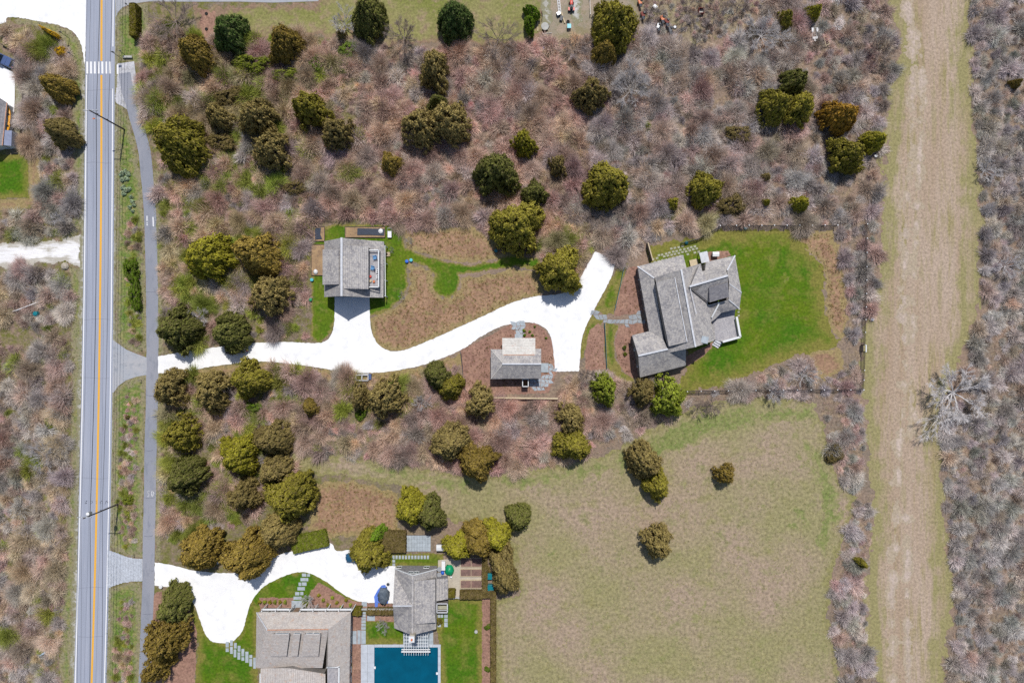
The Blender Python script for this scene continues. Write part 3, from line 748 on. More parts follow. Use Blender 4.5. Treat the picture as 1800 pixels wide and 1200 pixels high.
# --- cottage garage with the roof deck
h = House("shingled_cottage", "grey shingled cottage with wide dormers and a small roof deck on its right side", "house", 622, 472)
h.plane([(570, 424, 3.6), (600.5, 418, 8.5), (600.5, 520, 8.5), (570, 522, 3.6)])
h.plane([(600.5, 418, 8.5), (642.5, 421.5, 4.5), (642.5, 522.5, 4.5), (600.5, 520, 8.5)])
h.plane([(642.5, 422, 4.5), (675, 424.5, 3.0), (674, 523, 3.0), (642.5, 522.5, 4.5)])
h.finish(M['roof'])
for pts, ctr in (([(567, 438.5, 6.0), (595.5, 438.5, 8.1), (595.5, 499.7, 8.1), (567, 500.3, 6.0)], (590, 470, 6)), ([(603, 431, 8.3), (647.5, 433, 6.6), (647.5, 508, 6.6), (603, 507, 8.3)], (625, 470, 6))):
    r = MB(); w = MB(); h.plane(pts, r, w, .2, .14, 3.6, ctr); d = r.build("dormer", M['roof'], h.root); w.build("dormer_wall", M['wallshingle'], d)
h.cap((600.5, 417.6, 8.5), (600.5, 520.4, 8.5), .42)
for y in (448, 470, 492):
    p = P(648, y, 5.6); h.window((p.x - .28, p.y, 5.5), (1, 0), 1.5, 1.1)
a = P(675, 424.5, 3.0); b = P(674, 523, 3.0)
h.windows_along((a.x - .36, a.y - 2), (b.x - .36, b.y + 1), 1.5, 4, (1, 0), 1.4, 1.5)
c0 = P(570, 522, 3.6); h.window((P(617, 520, 0).x - 1.5, b.y + .45, 5.6), (0, -1)); h.window((P(617, 520, 0).x + 1.2, b.y + .45, 5.6), (0, -1))
gd = MB().box((P(620, 520).x, b.y + .4, 1.15), (4.6, .08, 2.3)).build("garage_door", M['trim'], h.root)
for k in range(4): MB().box((P(620, 520).x, b.y + .35, .35 + k * .55), (4.4, .03, .04)).build("panel_groove", M['concrete'], gd)
MB().bar(P(676.6, 432, 2.9), P(677.4, 521, 2.9), .14, .14).build("gutter", M['trim'], h.root)
for y in (432, 462, 492, 520): 
    q = P(676.6, y, 2.9); MB().bar((q.x, q.y, 0), (q.x, q.y, 2.85), .16, .16).build("porch_post", M['trim'], h.root)
dk = MB(); a = P(648.6, 505, 4.5); b = P(667, 440.5, 4.5)
for k in range(14):
    x = a.x + (b.x - a.x) * k / 14; dk.box((x + (b.x - a.x) / 28, (a.y + b.y) / 2, 4.46), ((b.x - a.x) / 14 - .015, b.y - a.y, .06))
dk.prism([(a.x, a.y), (b.x, a.y), (b.x, b.y), (a.x, b.y)], 2.9, 4.42)
deck = dk.build("roof_deck", M['deckwood'], h.root)
rl = MB()
for u, v in (((a.x, a.y), (b.x, a.y)), ((b.x, a.y), (b.x, b.y)), ((b.x, b.y), (a.x, b.y))):
    rl.bar((u[0], u[1], 5.4), (v[0], v[1], 5.4), .2, .07); rl.bar((u[0], u[1], 4.6), (v[0], v[1], 4.6), .06, .05)
    n = max(2, int(math.dist(u, v) / .3))
    for k in range(n + 1): rl.bar((u[0] + (v[0] - u[0]) * k / n, u[1] + (v[1] - u[1]) * k / n, 4.5), (u[0] + (v[0] - u[0]) * k / n, u[1] + (v[1] - u[1]) * k / n, 5.38), .04, .04)
rl.build("deck_railing", M['trim'], deck)
DECKZ = 4.5

# --- small cottage
h = House("small_cottage", "small pale shingled cottage with a hipped side wing in the bark mulch bed", "house", 905, 640)
h.plane([(882.9, 639.5, 5.5), (951.3, 639.5, 5.5), (951.2, 665.4, 3.4), (882.9, 665.4, 3.4)])
h.plane([(862.7, 613.7, 3.4), (882.9, 613.7, 3.4), (882.9, 637, 5.0)])
h.plane([(862.7, 613.7, 3.4), (882.9, 637, 5.0), (882.9, 641, 5.0), (862.7, 665.9, 3.4)])
h.plane([(862.7, 665.9, 3.4), (882.9, 641, 5.0), (882.9, 665.9, 3.4)])
h.plane([(941, 613, 3.6), (951.3, 613, 3.6), (951.3, 639.5, 5.5), (941, 639.5, 5.5)])
h.plane([(882.9, 623.7, 4.5), (941, 623.7, 4.5), (941, 639.5, 5.5), (882.9, 639.5, 5.5)])
h.finish(M['roof'])
r = MB(); w = MB(); h.plane([(882.9, 593.9, 3.0), (941, 593.9, 3.0), (941, 623.7, 4.52), (882.9, 623.7, 4.52)], r, w)
d = r.build("porch_roof", M['roofpale'], h.root); w.build("porch_wall", M['wallshingle'], d)
h.cap((882.9, 639.5, 5.52), (951.3, 639.5, 5.52), .3); h.cap((885, 623.7, 4.52), (940, 623.7, 4.52), .14, M['rust'], "copper_strip")
h.cap((862.7, 613.7, 3.42), (882.9, 637, 5.02), .12, M['roofpale'], "hip_cap"); h.cap((862.7, 665.9, 3.42), (882.9, 641, 5.02), .12, M['roofpale'], "hip_cap")
p = P(900, 594, 2); h.windows_along((P(884, 594, 3).x, p.y - .3), (P(904, 594, 3).x, p.y - .3), 1.6, 2, (0, 1)); h.windows_along((P(922, 594, 3).x, p.y - .3), (P(941, 594, 3).x, p.y - .3), 1.6, 2, (0, 1))
h.door((P(912, 594, 2).x, p.y - .3, 0), (0, 1)); q = P(900, 665.4, 3.4); h.windows_along((P(870, 660).x, q.y + .33), (P(915, 660).x, q.y + .33), 1.7, 3, (0, -1))
os_ = MB(); a = P(918.6, 679, 2.2); b = P(928.6, 666, 2.2); zz = 2.2
for u, v in (((a.x, a.y), (b.x, a.y)), ((b.x, a.y), (b.x, b.y)), ((b.x, b.y), (a.x, b.y)), ((a.x, b.y), (a.x, a.y))): os_.bar((u[0], u[1], 1.1), (v[0], v[1], 1.1), .06, 2.1)
sh = os_.build("outdoor_shower", M['fencewood'], h.root); rm = MB()
for u, v in (((a.x, a.y), (b.x, a.y)), ((b.x, a.y), (b.x, b.y)), ((b.x, b.y), (a.x, b.y)), ((a.x, b.y), (a.x, a.y))): rm.bar((u[0], u[1], 2.24), (v[0], v[1], 2.24), .16, .1)
rm.build("top_rail", M['trim'], sh)

# --- main house
h = House("shingled_house", "largest grey shingled house with many gables and a deck facing the green lawn", "house", 1205, 545)
h.plane([(1120.7, 468.3, 3.2), (1149.5, 489, 4.9), (1166.5, 598, 4.9), (1142.4, 588.6, 3.2)])
h.plane([(1120.7, 468.3, 3.2), (1201, 447.9, 3.2), (1207, 472, 4.9), (1149.5, 489, 4.9)])
h.plane([(1151.5, 487, 5.6), (1197.3, 473.4, 9.5), (1222.3, 609.6, 9.5), (1175, 619.9, 5.6)], inset=.3)
h.plane([(1197.3, 473.4, 9.5), (1232, 463, 5.2), (1255.5, 598.5, 5.2), (1222.3, 609.6, 9.5)], inset=.3)
h.plane([(1212, 503.5, 9.2), (1227, 479, 5.6), (1274, 466, 5.6), (1279.1, 484.3, 9.2)], inset=.3)
h.plane([(1212, 503.5, 9.2), (1279.1, 484.3, 9.2), (1281.2, 520.7, 6.0), (1245.6, 530.6, 6.0)], inset=.3)
h.plane([(1240.8, 460.7, 3.2), (1291.9, 449.2, 3.2), (1278, 475, 5.0), (1239, 484, 5.0)])
h.plane([(1291.9, 449.2, 3.2), (1303.4, 514.3, 3.2), (1282, 499, 5.0), (1278, 475, 5.0)])
h.plane([(1282, 499, 5.0), (1303.4, 514.3, 3.2), (1299.6, 542.4, 3.2), (1280.5, 527, 4.9)])
h.plane([(1244, 536, 5.2), (1280.5, 527, 4.9), (1299.6, 542.4, 3.2), (1268, 549.5, 3.2), (1258, 560, 3.3), (1250, 566, 3.6)])
h.plane([(1111, 589.2, 3.2), (1160, 577.5, 3.2), (1173, 613.5, 6.3), (1122, 625, 6.3)], centre=(1160, 618))
h.plane([(1122, 625, 6.3), (1205.6, 606.5, 6.3), (1205.6, 642.2, 3.2), (1125, 663.3, 3.2)], centre=(1160, 618))
h.plane([(1222.3, 609.6, 3.0), (1205, 575, 3.0), (1255, 570, 3.0), (1258, 596, 3.0)], inset=.5)
h.finish(M['roof'])
r = MB(); w = MB(); h.plane([(1153.3, 496.4, 7.0), (1185.8, 487.5, 8.75), (1207.6, 601, 8.75), (1175.6, 608.4, 7.0)], r, w, .22, .14, 4.0, (1181, 548, 7)); d = r.build("dormer", M['roof'], h.root); w.build("dormer_wall", M['wallshingle'], d)
r = MB(); w = MB(); h.plane([(1229.3, 465.8, 7.4), (1214, 500, 9.0), (1222, 474, 6.4)], r, False); h.plane([(1229.3, 465.8, 7.4), (1243, 492.6, 9.05), (1214, 502, 9.05)], r, w, .2, .14, 5.0, (1229, 486, 7)); d = r.build("gablet", M['roof'], h.root); w.build("gablet_wall", M['wallshingle'], d)
r = MB(); w = MB(); h.plane([(1246.5, 505, 8.5), (1279.6, 496, 8.5), (1281.5, 521.6, 6.9), (1247.4, 531.4, 6.9)], r, w, .15, .14, 5.0, (1264, 513, 7)); d = r.build("dormer", M['roofdark'], h.root); w.build("dormer_wall", M['wallshingle'], d)
h.cap((1197.3, 473.4, 9.52), (1222.5, 609.6, 9.52), .34); h.cap((1212, 503.5, 9.22), (1279.3, 484.2, 9.22), .38)
h.cap((1122, 625, 6.32), (1174, 613.2, 6.32), .34); h.cap((1120.7, 468.3, 3.22), (1150, 488.8, 4.92), .26, None, "hip_cap"); h.cap((1291.9, 449.2, 3.22), (1278, 475, 5.02), .26, None, "hip_cap")
h.cap((1303.4, 514.3, 3.22), (1282, 499, 5.02), .2, None, "hip_cap"); h.cap((1299.6, 542.4, 3.22), (1281, 527, 4.92), .2, None, "hip_cap"); h.cap((1186, 488, 8.8), (1207.6, 600.6, 8.8), .16, None, "flashing")
h.cap((1213, 506.5, 9.0), (1224, 552, 9.0), .12, None, "flashing")
g = MB(); g.bar(P(1262.6, 530.6, 5.15), P(1263, 535, 5.05), .28, .3); g.bar(P(1263, 535, 5.05), P(1250.8, 557.8, 4.2), .28, .3); g.build("gutter", M['trim'], h.root)
ch = MB(); q = P(1238.6, 597, 8.0); ch.box((q.x, q.y, 6.5), (1.25, 1.25, 3.0), -.2); co = ch.build("chimney", M['steel'], h.root); MB().box((q.x, q.y, 8.05), (1.4, 1.4, .1), -.2).build("chimney_cap", M['bluestone'], co)
a = P(1111, 589.2, 3.2); b = P(1125, 663.3, 3.2); nr = Vector((-1, .19, 0)).normalized()
h.windows_along(a.lerp(b, .12) + Vector((.36, 0, 0)), a.lerp(b, .9) + Vector((.36, 0, 0)), 1.6, 2, nr)
a = P(1120.7, 468.3, 3.2); b = P(1142.4, 588.6, 3.2); h.windows_along(a.lerp(b, .08) + Vector((.4, 0, 0)), a.lerp(b, .66) + Vector((.4, 0, 0)), 1.6, 4, nr); h.door(a.lerp(b, .76) + Vector((.37, 0, -a.z)), nr)
a = P(1291.9, 449.2, 3.2); b = P(1303.4, 514.3, 3.2); h.windows_along(a.lerp(b, .1) - Vector((.36, 0, 0)), a.lerp(b, .9) - Vector((.36, 0, 0)), 1.6, 3, -nr, 1.4, 1.5)
dk = MB(); z1 = .9
dp = [P(*p, z1) for p in ((1249, 546), (1293, 541), (1291, 556), (1298.6, 593), (1269, 600), (1256, 597))]
dk.prism([(p.x, p.y) for p in dp], .5, z1); u0 = dp[0]; ax = (dp[1] - dp[0]).normalized(); ay = Vector((ax.y, -ax.x, 0))
u0 = P(1246, 560, z1)
for k in range(22):
    p = u0 + ax * (1.0 + k * .17) + ay * 2.4; dk.box((p.x, p.y, z1 + .02), (.13, 4.3, .03), math.atan2(ax.y, ax.x))
deck = dk.build("deck", M['deckwood'], h.root); rl = MB()
pts = [P(*p, 1.9) for p in ((1295, 556.6), (1301.4, 592), (1270.4, 600.6))]
for u, v in zip(pts[:-1], pts[1:]):
    rl.bar(u, v, .42, .1); rl.bar(u - Vector((0, 0, .5)), v - Vector((0, 0, .5)), .08, .9)
rl.build("deck_railing", M['trim'], deck); stp = MB()
for k in range(3):
    q = P(1263 - k * 2.6, 601 + k * 3.2, .75 - k * .25); stp.box((q.x, q.y, (.75 - k * .25) / 2), (1.5, .42, .75 - k * .25), math.radians(-35 - 15 + 20))
stp.build("deck_stairs", M['ridge'], deck)
q = P(1238, 452, 2.2); wk = MB().box((q.x, q.y, 2.2), (1.7, 2.2, .14), .23); wk.bar((q.x - .7, q.y + .9, 0), (q.x - .7, q.y + .9, 2.2), .15, .15); wk.bar((q.x + .7, q.y + .9, 0), (q.x + .7, q.y + .9, 2.2), .15, .15); wk.build("entry_canopy", M['ridge'], h.root)
q = P(1220, 462, .5); MB().box((q.x, q.y, .25), (1.7, 1.5, .5), .23).build("entry_step", M['palewood'], h.root)

# --- south house
h = House("long_shingled_house", "wide pale shingled house with skylit dormers beside the turnaround", "house", 530, 1170)
h.plane([(451.1, 1075.7, 3.2), (616.7, 1075, 3.2), (577.3, 1105.3, 7.0), (470, 1106.7, 7.0)])
h.plane([(451.1, 1075.7, 3.2), (470, 1106.7, 7.0), (458, 1155, 4.4), (449.3, 1173.3, 3.2)])
h.plane([(470, 1106.7, 7.0), (577.3, 1105.3, 7.0), (566.7, 1173.3, 3.4), (449.3, 1173.3, 3.2), (458, 1155, 4.4)])
h.plane([(577.3, 1105.3, 7.0), (616.7, 1075, 3.2), (614.4, 1171, 3.2), (575.6, 1171, 6.9)])
h.plane([(597, 1171, 4.9), (614.4, 1171, 3.2), (613, 1310, 3.2), (596, 1310, 4.9)])
h.plane([(458, 1174, 3.0), (508.7, 1174, 5.4), (508.7, 1310, 5.4), (458, 1310, 3.0)])
h.plane([(508.7, 1174, 5.4), (572, 1184, 3.0), (572, 1310, 3.0), (508.7, 1310, 5.4)])
h.finish(M['roofwarm'])
h.cap((470, 1106.4, 7.02), (577.3, 1105.2, 7.02), .2, M['rust'], "copper_strip"); h.cap((451.1, 1075.7, 3.22), (470, 1106.7, 7.02), .22, None, "hip_cap")
for x0, x1, xb0, xb1, wins in ((478.5, 508.8, 474, 503.5, (489.5, 501)), (515, 528, 511, 523, (521.5,)), (534, 563.4, 530, 559.6, (543.5, 555.5))):
    r = MB(); w = MB(); h.plane([(x0, 1114, 7.5), (x1, 1114, 7.5), (xb1, 1153, 5.3), (xb0, 1153, 5.3)], r, w, .1, .12, 4.2, ((x0 + x1) / 2, 1128, 7))
    d = r.build("dormer", M['roofwarm'], h.root); w.build("dormer_wall", M['wallshingle'], d)
    for x in wins:
        q = P(x, 1114, 7.5); f = MB(); g = MB(); yw = q.y - .02
        for sx in (-.62, .62): f.bar((q.x + sx, yw, 6.5), (q.x + sx, yw, 7.4), .13, .13)
        for zz in (6.5, 7.4): f.bar((q.x - .69, yw, zz), (q.x + .69, yw, zz), .13, .13)
        f.build("clerestory_window", M['trim'], h.root); g.bar((q.x - .6, yw - .05, 6.95), (q.x + .6, yw - .05, 6.95), .04, .88); g.build("clerestory_pane", M['skyglass'], h.root)
tr = MB()
for xa, xb in ((460, 509), (527.5, 618)):
    tr.bar(P(xa, 1070.6, 3.0), P(xb, 1070.6, 3.0), .32, .14)
    n = max(2, int((xb - xa) / 22))
    for k in range(n + 1):
        x = xa + (xb - xa) * k / n; tr.bar(P(x + 2, 1070.4, 3.0), P(x - 1.6, 1075.6, 3.0), .13, .14)
        q = P(x + 2, 1070.6, 3.0); tr.bar((q.x, q.y, 0), (q.x, q.y, 2.95), .14, .14)
tr.build("trellis", M['trim'], h.root)
dk = MB(); a = P(575.5, 1308, 4.0); b = P(596.4, 1172.4, 4.0); dk.prism([(a.x, a.y), (b.x, a.y), (b.x, b.y), (a.x, b.y)], 0, 4.0)
for k in range(15): x = a.x + (b.x - a.x) * (k + .5) / 15; dk.box((x, (a.y + b.y) / 2, 4.02), ((b.x - a.x) / 15 - .02, b.y - a.y, .04))
deck = dk.build("roof_deck", M['deckwood'], h.root); rl = MB()
rl.bar(P(574.7, 1171.2, 5.15), P(597, 1171.2, 5.15), .26, .14); rl.bar(P(596, 1171, 5.15), P(595, 1308, 5.15), .26, .14); rl.bar(P(574.7, 1171.2, 4.55), P(597, 1171.2, 4.55), .06, 1.0); rl.bar(P(596, 1171, 4.55), P(595, 1308, 4.55), .06, 1.0)
rl.build("deck_railing", M['trim'], deck)
g = MB().bar(P(457.4, 1183, 3.1), P(457.4, 1308, 3.1), .2, .16); g.build("gutter", M['trim'], h.root)
a = P(616.7, 1075, 3.2); h.windows_along((a.x - .38, a.y - 1.5), (a.x - .55, a.y - 16), 1.6, 7, (1, 0), 1.3, 1.6); h.windows_along((P(455, 1076, 3).x, a.y - .36), (P(505, 1076, 3).x, a.y - .36), 1.6, 3, (0, 1), 1.3, 1.5); h.windows_along((P(535, 1076, 3).x, a.y - .36), (P(610, 1076, 3).x, a.y - .36), 1.6, 4, (0, 1), 1.3, 1.5); h.door((P(520, 1076, 2).x, a.y - .34, 0), (0, 1))

# --- pool house
h = House("pool_house", "grey shingled pool house with a white capped chimney and pergola at the pool end", "house", 730, 1055)
h.plane([(694.2, 999.2, 3.2), (725.6, 1011.4, 7.4), (725, 1115.8, 7.4), (692.6, 1103.3, 3.2)])
h.plane([(725.6, 1011.4, 7.4), (767.5, 1000, 3.2), (766.7, 1105, 3.2), (725, 1115.8, 7.4)])
h.plane([(767.6, 1017.5, 3.0), (787.5, 1015.8, 2.4), (787.5, 1052.5, 2.4), (767.5, 1056, 3.0)])
h.finish(M['roof'], M['roofdark'])
r = MB(); w = MB(); h.plane([(693.6, 1008, 3.3), (725.4, 1064, 7.35), (690.8, 1064.2, 6.6)], r, w, .2, .14, 0, (708, 1064)); h.plane([(690.8, 1064.2, 6.6), (725.4, 1064, 7.35), (692.8, 1094, 3.3)], r, w, .2, .14, 0, (708, 1064)); d = r.build("cross_gable", M['roof'], h.root); w.build("gable_wall", M['wallshingle'], d)
r = MB(); w = MB(); h.plane([(729, 1021, 7.15), (765, 1017.5, 5.3), (764.7, 1093.3, 5.3), (728.5, 1096.7, 7.15)], r, w, .2, .14, 3, (748, 1057, 6)); d = r.build("dormer", M['roof'], h.root); w.build("dormer_wall", M['wallshingle'], d)
h.cap((725.5, 1011, 7.42), (725, 1116, 7.42), .3, M['roof']); h.cap((690.6, 1064.2, 6.62), (725, 1064, 7.36), .26)
tb = MB()
for a_, b_ in (((694, 998.9, 3.2), (725.6, 1011, 7.4)), ((725.6, 1011, 7.4), (767.6, 999.7, 3.2))): tb.bar(P(*a_), P(*b_), .14, .24)
tb.build("barge_board", M['trim'], h.root)
yw = P(730, 999, 3.2).y - .3
for px, z, w in ((701.5, 1.6, 1.1), (750, 1.6, 1.1), (722, 5.0, 1.0), (732, 5.0, 1.0)):
    q = P(px, 1000, z); h.window((q.x, yw + .06, z), (0, 1), w, 1.3)
q = P(787, 1034, 2); h.windows_along((q.x - .3, q.y + 1.6), (q.x - .3, q.y - 1.6), 1.4, 2, (1, 0)); q = P(692, 1050, 3); h.windows_along((q.x + .55, q.y + 4), (q.x + .5, q.y - 4), 1.6, 4, (-1, 0))
ch = MB(); q = P(723.6, 1124, 9.0); ch.box((q.x, q.y + .1, 4.2), (1.0, 1.1, 8.4)); co = ch.build("chimney", M['stone'], h.root)
MB().box((q.x, q.y, 8.6), (1.05, 1.15, .5)).build("chimney_cap", M['trim'], co); MB().lathe((q.x, q.y, 8.8), [(.2, 0), (.2, .35), (.14, .36)], 10).build("flue", M['orangered'], co)
pg = MB(); z1 = 2.9
for k in range(11):
    x = 710.5 + k * 4.2; pg.bar(P(x, 1113 + abs(x - 731) * 0.02, z1), P(x, 1151, z1), .07, .16)
for y in (1118, 1124, 1130, 1136): pg.bar(P(709, y, z1 + .1), P(752, y, z1 + .1), .06, .06)
pg.bar(P(705.5, 1144.6, z1 - .14), P(756.5, 1144.6, z1 - .14), .26, .2); pg.bar(P(706, 1140.6, z1 - .14), P(756, 1140.6, z1 - .14), .18, .2)
for x in (709.5, 752): q = P(x, 1144, z1); pg.bar((q.x, q.y, 0), (q.x, q.y, z1), .2, .2); q = P(x, 1118, z1); pg.bar((q.x, q.y, 0), (q.x, q.y, z1), .16, .16)
pg.build("pergola", M['trim'], h.root)
stones("pergola_terrace", [(709 + i * 6.6, 1108 + j * 6.2, 709 + i * 6.6 + 6.4, 1108 + j * 6.2 + 6) for i in range(8) for j in range(4)], .05, M['bluestone'])
os_ = MB(); a = P(768, 1076, 2.0); b = P(786.4, 1060.4, 2.0)
for u, v in (((a.x, a.y), (b.x, a.y)), ((b.x, a.y), (b.x, b.y)), ((b.x, b.y), (a.x, b.y)), ((a.x, b.y), (a.x, a.y))): os_.bar((u[0], u[1], 1.0), (v[0], v[1], 1.0), .08, 2.0)
sh = os_.build("outdoor_shower", M['wallshingle'], h.root); rm = MB()
for u, v in (((a.x, a.y), (b.x, a.y)), ((b.x, a.y), (b.x, b.y)), ((b.x, b.y), (a.x, b.y)), ((a.x, b.y), (a.x, a.y))): rm.bar((u[0], u[1], 2.03), (v[0], v[1], 2.03), .2, .08)
rm.bar((a.x, a.y + .5, 2.03), (b.x, a.y + .5, 2.03), .12, .08); rm.build("top_rail", M['ridge'], sh); rect(MB(), 769, 1061, 785.6, 1071, .2, .3).build("shower_floor", M['paver'], sh)

# --- store at the left edge
h = House("store_building", "grey roofed store with an orange kayak at its side, cut by the photo edge", "building", -20, 220)
h.plane([(-60, 150, 4.2), (-20, 160, 4.2), (12.5, 181, 2.3), (4, 256, 2.3), (-20, 256, 4.2), (-60, 256, 4.2)])
h.finish(M['roofdark'], M['trim'])
h.cap((12.6, 181, 2.32), (4.4, 256, 2.32), .16, M['rust'], "fascia")
sd = thing("storage_shed", "small blue grey flat shed beside the store and the bright lawn", "shed", P(14, 242))
r = MB().slab([P(8.4, 228.6, 2.5), P(21, 230, 2.3), P(19.6, 256.6, 2.3), P(6.4, 255.4, 2.5)], .12); r.build("roof", plain("slate_sheet", A(142, 150, 176), .5, .15, 2), sd)
w = MB(); q = [P(8.4, 228.6, 2.3), P(21, 230, 2.1), P(19.6, 256.6, 2.1), P(6.4, 255.4, 2.3)]; w.prism([(p.x, p.y) for p in q], 0, 2.15); w.build("wall", M['trim'], sd); w = MB(); q = P(14, 256.9, 1); w.box((q.x, q.y - .1, 1.0), (.9, .06, 1.9)); w.build("door", M['doorwood'], sd)

# ------------------------------------------------------------------ vegetation prototypes (unit radius, unit height)
def leaf_cloud(seed, puffs, per, leaf, shape, inner=0.25, psize=0.2):
    """leaf-sized faces gathered in clumps over a crown; shape(t) gives the radius at height t"""
    r = np.random.default_rng(seed); Cn = []; N = []; SZ = []
    ph = r.uniform(0, 6.28, 3); am = r.uniform(.06, .2, 3)
    for i in range(puffs):
        t = r.beta(1.15, 1.5); a = r.uniform(0, 2 * np.pi)
        lob = 1 + sum(am[k] * math.sin((k + 2) * a + ph[k]) for k in range(3))
        deep = r.uniform(.45, .8) if r.random() < inner else r.uniform(.84, 1.06)
        rad = shape(t) * lob * deep
        c = np.array([rad * math.cos(a), rad * math.sin(a), t]); out = np.array([math.cos(a), math.sin(a), .55 + t])
        ps = psize * r.uniform(.65, 1.35) * (1.1 - .45 * t); n = int(per * r.uniform(.6, 1.3))
        d = r.normal(0, 1, (n, 3)); d /= np.linalg.norm(d, axis=1)[:, None]; d += out * .45
        p = c + d * (ps * r.uniform(.35, 1.0, (n, 1)) * np.array([1, 1, .9]))
        Cn.append(p); N.append(d + r.normal(0, .45, (n, 3)) + np.array([0, 0, .5])); SZ.append(r.uniform(.6, 1.4, n) * leaf)
    p = np.concatenate(Cn); n = np.concatenate(N); s = np.concatenate(SZ)
    p[:, 2] = np.clip(p[:, 2], 0.02, None)
    n /= np.linalg.norm(n, axis=1)[:, None]
    od = np.concatenate([p[:, :2], np.full((len(p), 1), .15)], 1) + r.normal(0, .38, n.shape); v = od - n * (od * n).sum(1)[:, None]
    v /= np.linalg.norm(v, axis=1)[:, None]; u = np.cross(n, v)
    s = s[:, None]
    V = np.stack([p - u * s * .55 - v * s * .9, p + u * s * .5 - v * s * .6, p + u * s * .22 + v * s * 1.25, p - u * s * .3 + v * s * .9], 1).reshape(-1, 3)
    F = np.arange(len(V)).reshape(-1, 4)
    return V, F

dome = lambda t: max(0.05, math.sqrt(max(0, 1 - (t * 1.02 - .12) ** 2 / .95))) if t < 1 else .1
cone = lambda t: max(0.03, (1 - t) ** .85) * (0.95 + .22 * min(1, t * 5)) if t > .06 else .85
def leaf_proto(name, *a, **k):
    V, F = leaf_cloud(*a, **k); return np_mesh(name, V, F, M['leaf'])
CED = [leaf_proto("cedar_crown", 20 + i, 300, 62, .052, (cone if i % 2 else lambda t: max(.04, (1 - t ** 1.25) ** .8)), inner=.3, psize=.15) for i in range(6)]
SPARSE = [leaf_proto("loose_crown", 40 + i, 190, 44, .05, lambda t: max(.05, (1 - t ** 1.4) ** .7), inner=.4, psize=.16) for i in range(3)]
BUSH = [leaf_proto("bush_crown", 60 + i, 110, 46, .08, lambda t: max(.1, (1 - t ** 2) ** .5), inner=.2, psize=.26) for i in range(3)]
CLIP = [leaf_proto("clipped_crown", 80 + i, 380, 24, .075, lambda t: max(.03, math.sin(math.pi * min(1, .32 + t * .68)) ** .75), inner=.05, psize=.085) for i in range(1)]

def twig_shrub(seed, n, width, spread=1.0):
    """bare twigs fanning out of one root crown; tapered single faces"""
    r = np.random.default_rng(seed)
    a = r.uniform(0, 2 * np.pi, n); el = np.arccos(r.uniform(.12, 1.0, n)) ; L = r.uniform(.55, 1.08, n)
    ph = r.uniform(0, 6.28, 3); lob = 1 + .16 * np.sin(2 * a + ph[0]) + .14 * np.sin(3 * a + ph[1]) + .1 * np.sin(5 * a + ph[2])
    tip = np.stack([np.sin(el) * np.cos(a) * lob * spread, np.sin(el) * np.sin(a) * lob * spread, np.cos(el) * (.75 + .25 * lob)], 1) * L[:, None]
    f0 = r.uniform(.12, .72, n)[:, None]
    st_ = tip * f0 * np.array([1, 1, .92]) + r.normal(0, .07, (n, 3)); st_[:, 2] = np.abs(st_[:, 2])
    tip = tip + r.normal(0, .09, (n, 3)); tip[:, 2] = np.abs(tip[:, 2]) + .02
    d = tip - st_; w = np.cross(d, r.normal(0, 1, (n, 3)) + np.array([0, 0, 1.2])); w /= np.linalg.norm(w, axis=1)[:, None]
    w *= (width * r.uniform(.5, 1.5, n))[:, None]
    V = np.stack([st_ - w, st_ + w, tip], 1).reshape(-1, 3); F = np.arange(len(V)).reshape(-1, 3)
    return V, F
SHR = [twig_shrub(100 + i, 3800, .0064) for i in range(6)]
SHRM = [np_mesh("shrub_twigs", V, F, M['twig']) for V, F in SHR]
SHL = [twig_shrub(200 + i, 900, .0135) for i in range(8)]

def bare_tree(seed, levels=4, limbs=6, spread=.8, trunk=.22, upright=.5, fine=7):
    """leafless tree: trunk mesh and branching crown mesh, unit height"""
    r = random.Random(seed); T = MB(); B = MB(); tips = []
    def grow(p, d, L, rad, lv):
        q = p + d * L * .5 + Vector((r.uniform(-1, 1), r.uniform(-1, 1), r.uniform(-.5, .5))) * L * .09; e = p + d * L
        B.tube([p, q, e], [rad, rad * .8, rad * .58], 4 if lv < 2 else 3, False)
        if lv >= levels:
            for _ in range(fine):
                dd = (d + Vector((r.uniform(-1, 1), r.uniform(-1, 1), r.uniform(-.5, .8))) * .8).normalized(); s = p.lerp(e, r.uniform(.3, 1)); l2 = L * r.uniform(.5, 1.0)
                tip = s + dd * l2; w = dd.cross(Vector((r.uniform(-1, 1), r.uniform(-1, 1), 1))).normalized() * max(rad * .7, .0015)
                B.add([s - w, s + w, tip], [(0, 1, 2)])
            return
        k = 3
        for _ in range(fine // 2):
            dd = (d + Vector((r.uniform(-1, 1), r.uniform(-1, 1), r.uniform(-.4, .8)))).normalized(); s = p.lerp(e, r.uniform(.2, 1)); w = dd.cross(Vector((r.uniform(-1, 1), r.uniform(-1, 1), 1))).normalized() * .0012
            B.add([s - w, s + w, s + dd * L * r.uniform(.4, .8)], [(0, 1, 2)])
        for i in range(k):
            dd = (d + Vector((r.uniform(-1, 1), r.uniform(-1, 1), r.uniform(-.35, .6))) * .62).normalized()
            grow(p.lerp(e, r.uniform(.3, 1.0)), dd, L * r.uniform(.58, .82), rad * .56, lv + 1)
    top = Vector((r.uniform(-.03, .03), r.uniform(-.03, .03), trunk))
    T.tube([(0, 0, -.02), top * .5, top], [.034, .026, .021], 7)
    for i in range(limbs):
        a = 2 * math.pi * (i + r.uniform(-.3, .3)) / limbs; up = upright * r.uniform(.5, 1.4)
        d = Vector((math.cos(a) * spread, math.sin(a) * spread, up)).normalized()
        grow(top * r.uniform(.75, 1), d, r.uniform(.24, .38), .0105, 1)
    def mk(mb, n):
        me = bpy.data.meshes.new(n); me.from_pydata(mb.v, [], mb.f); me.update(); me.materials.append(M['twig']); return me
    return mk(T, "trunk"), mk(B, "branches")
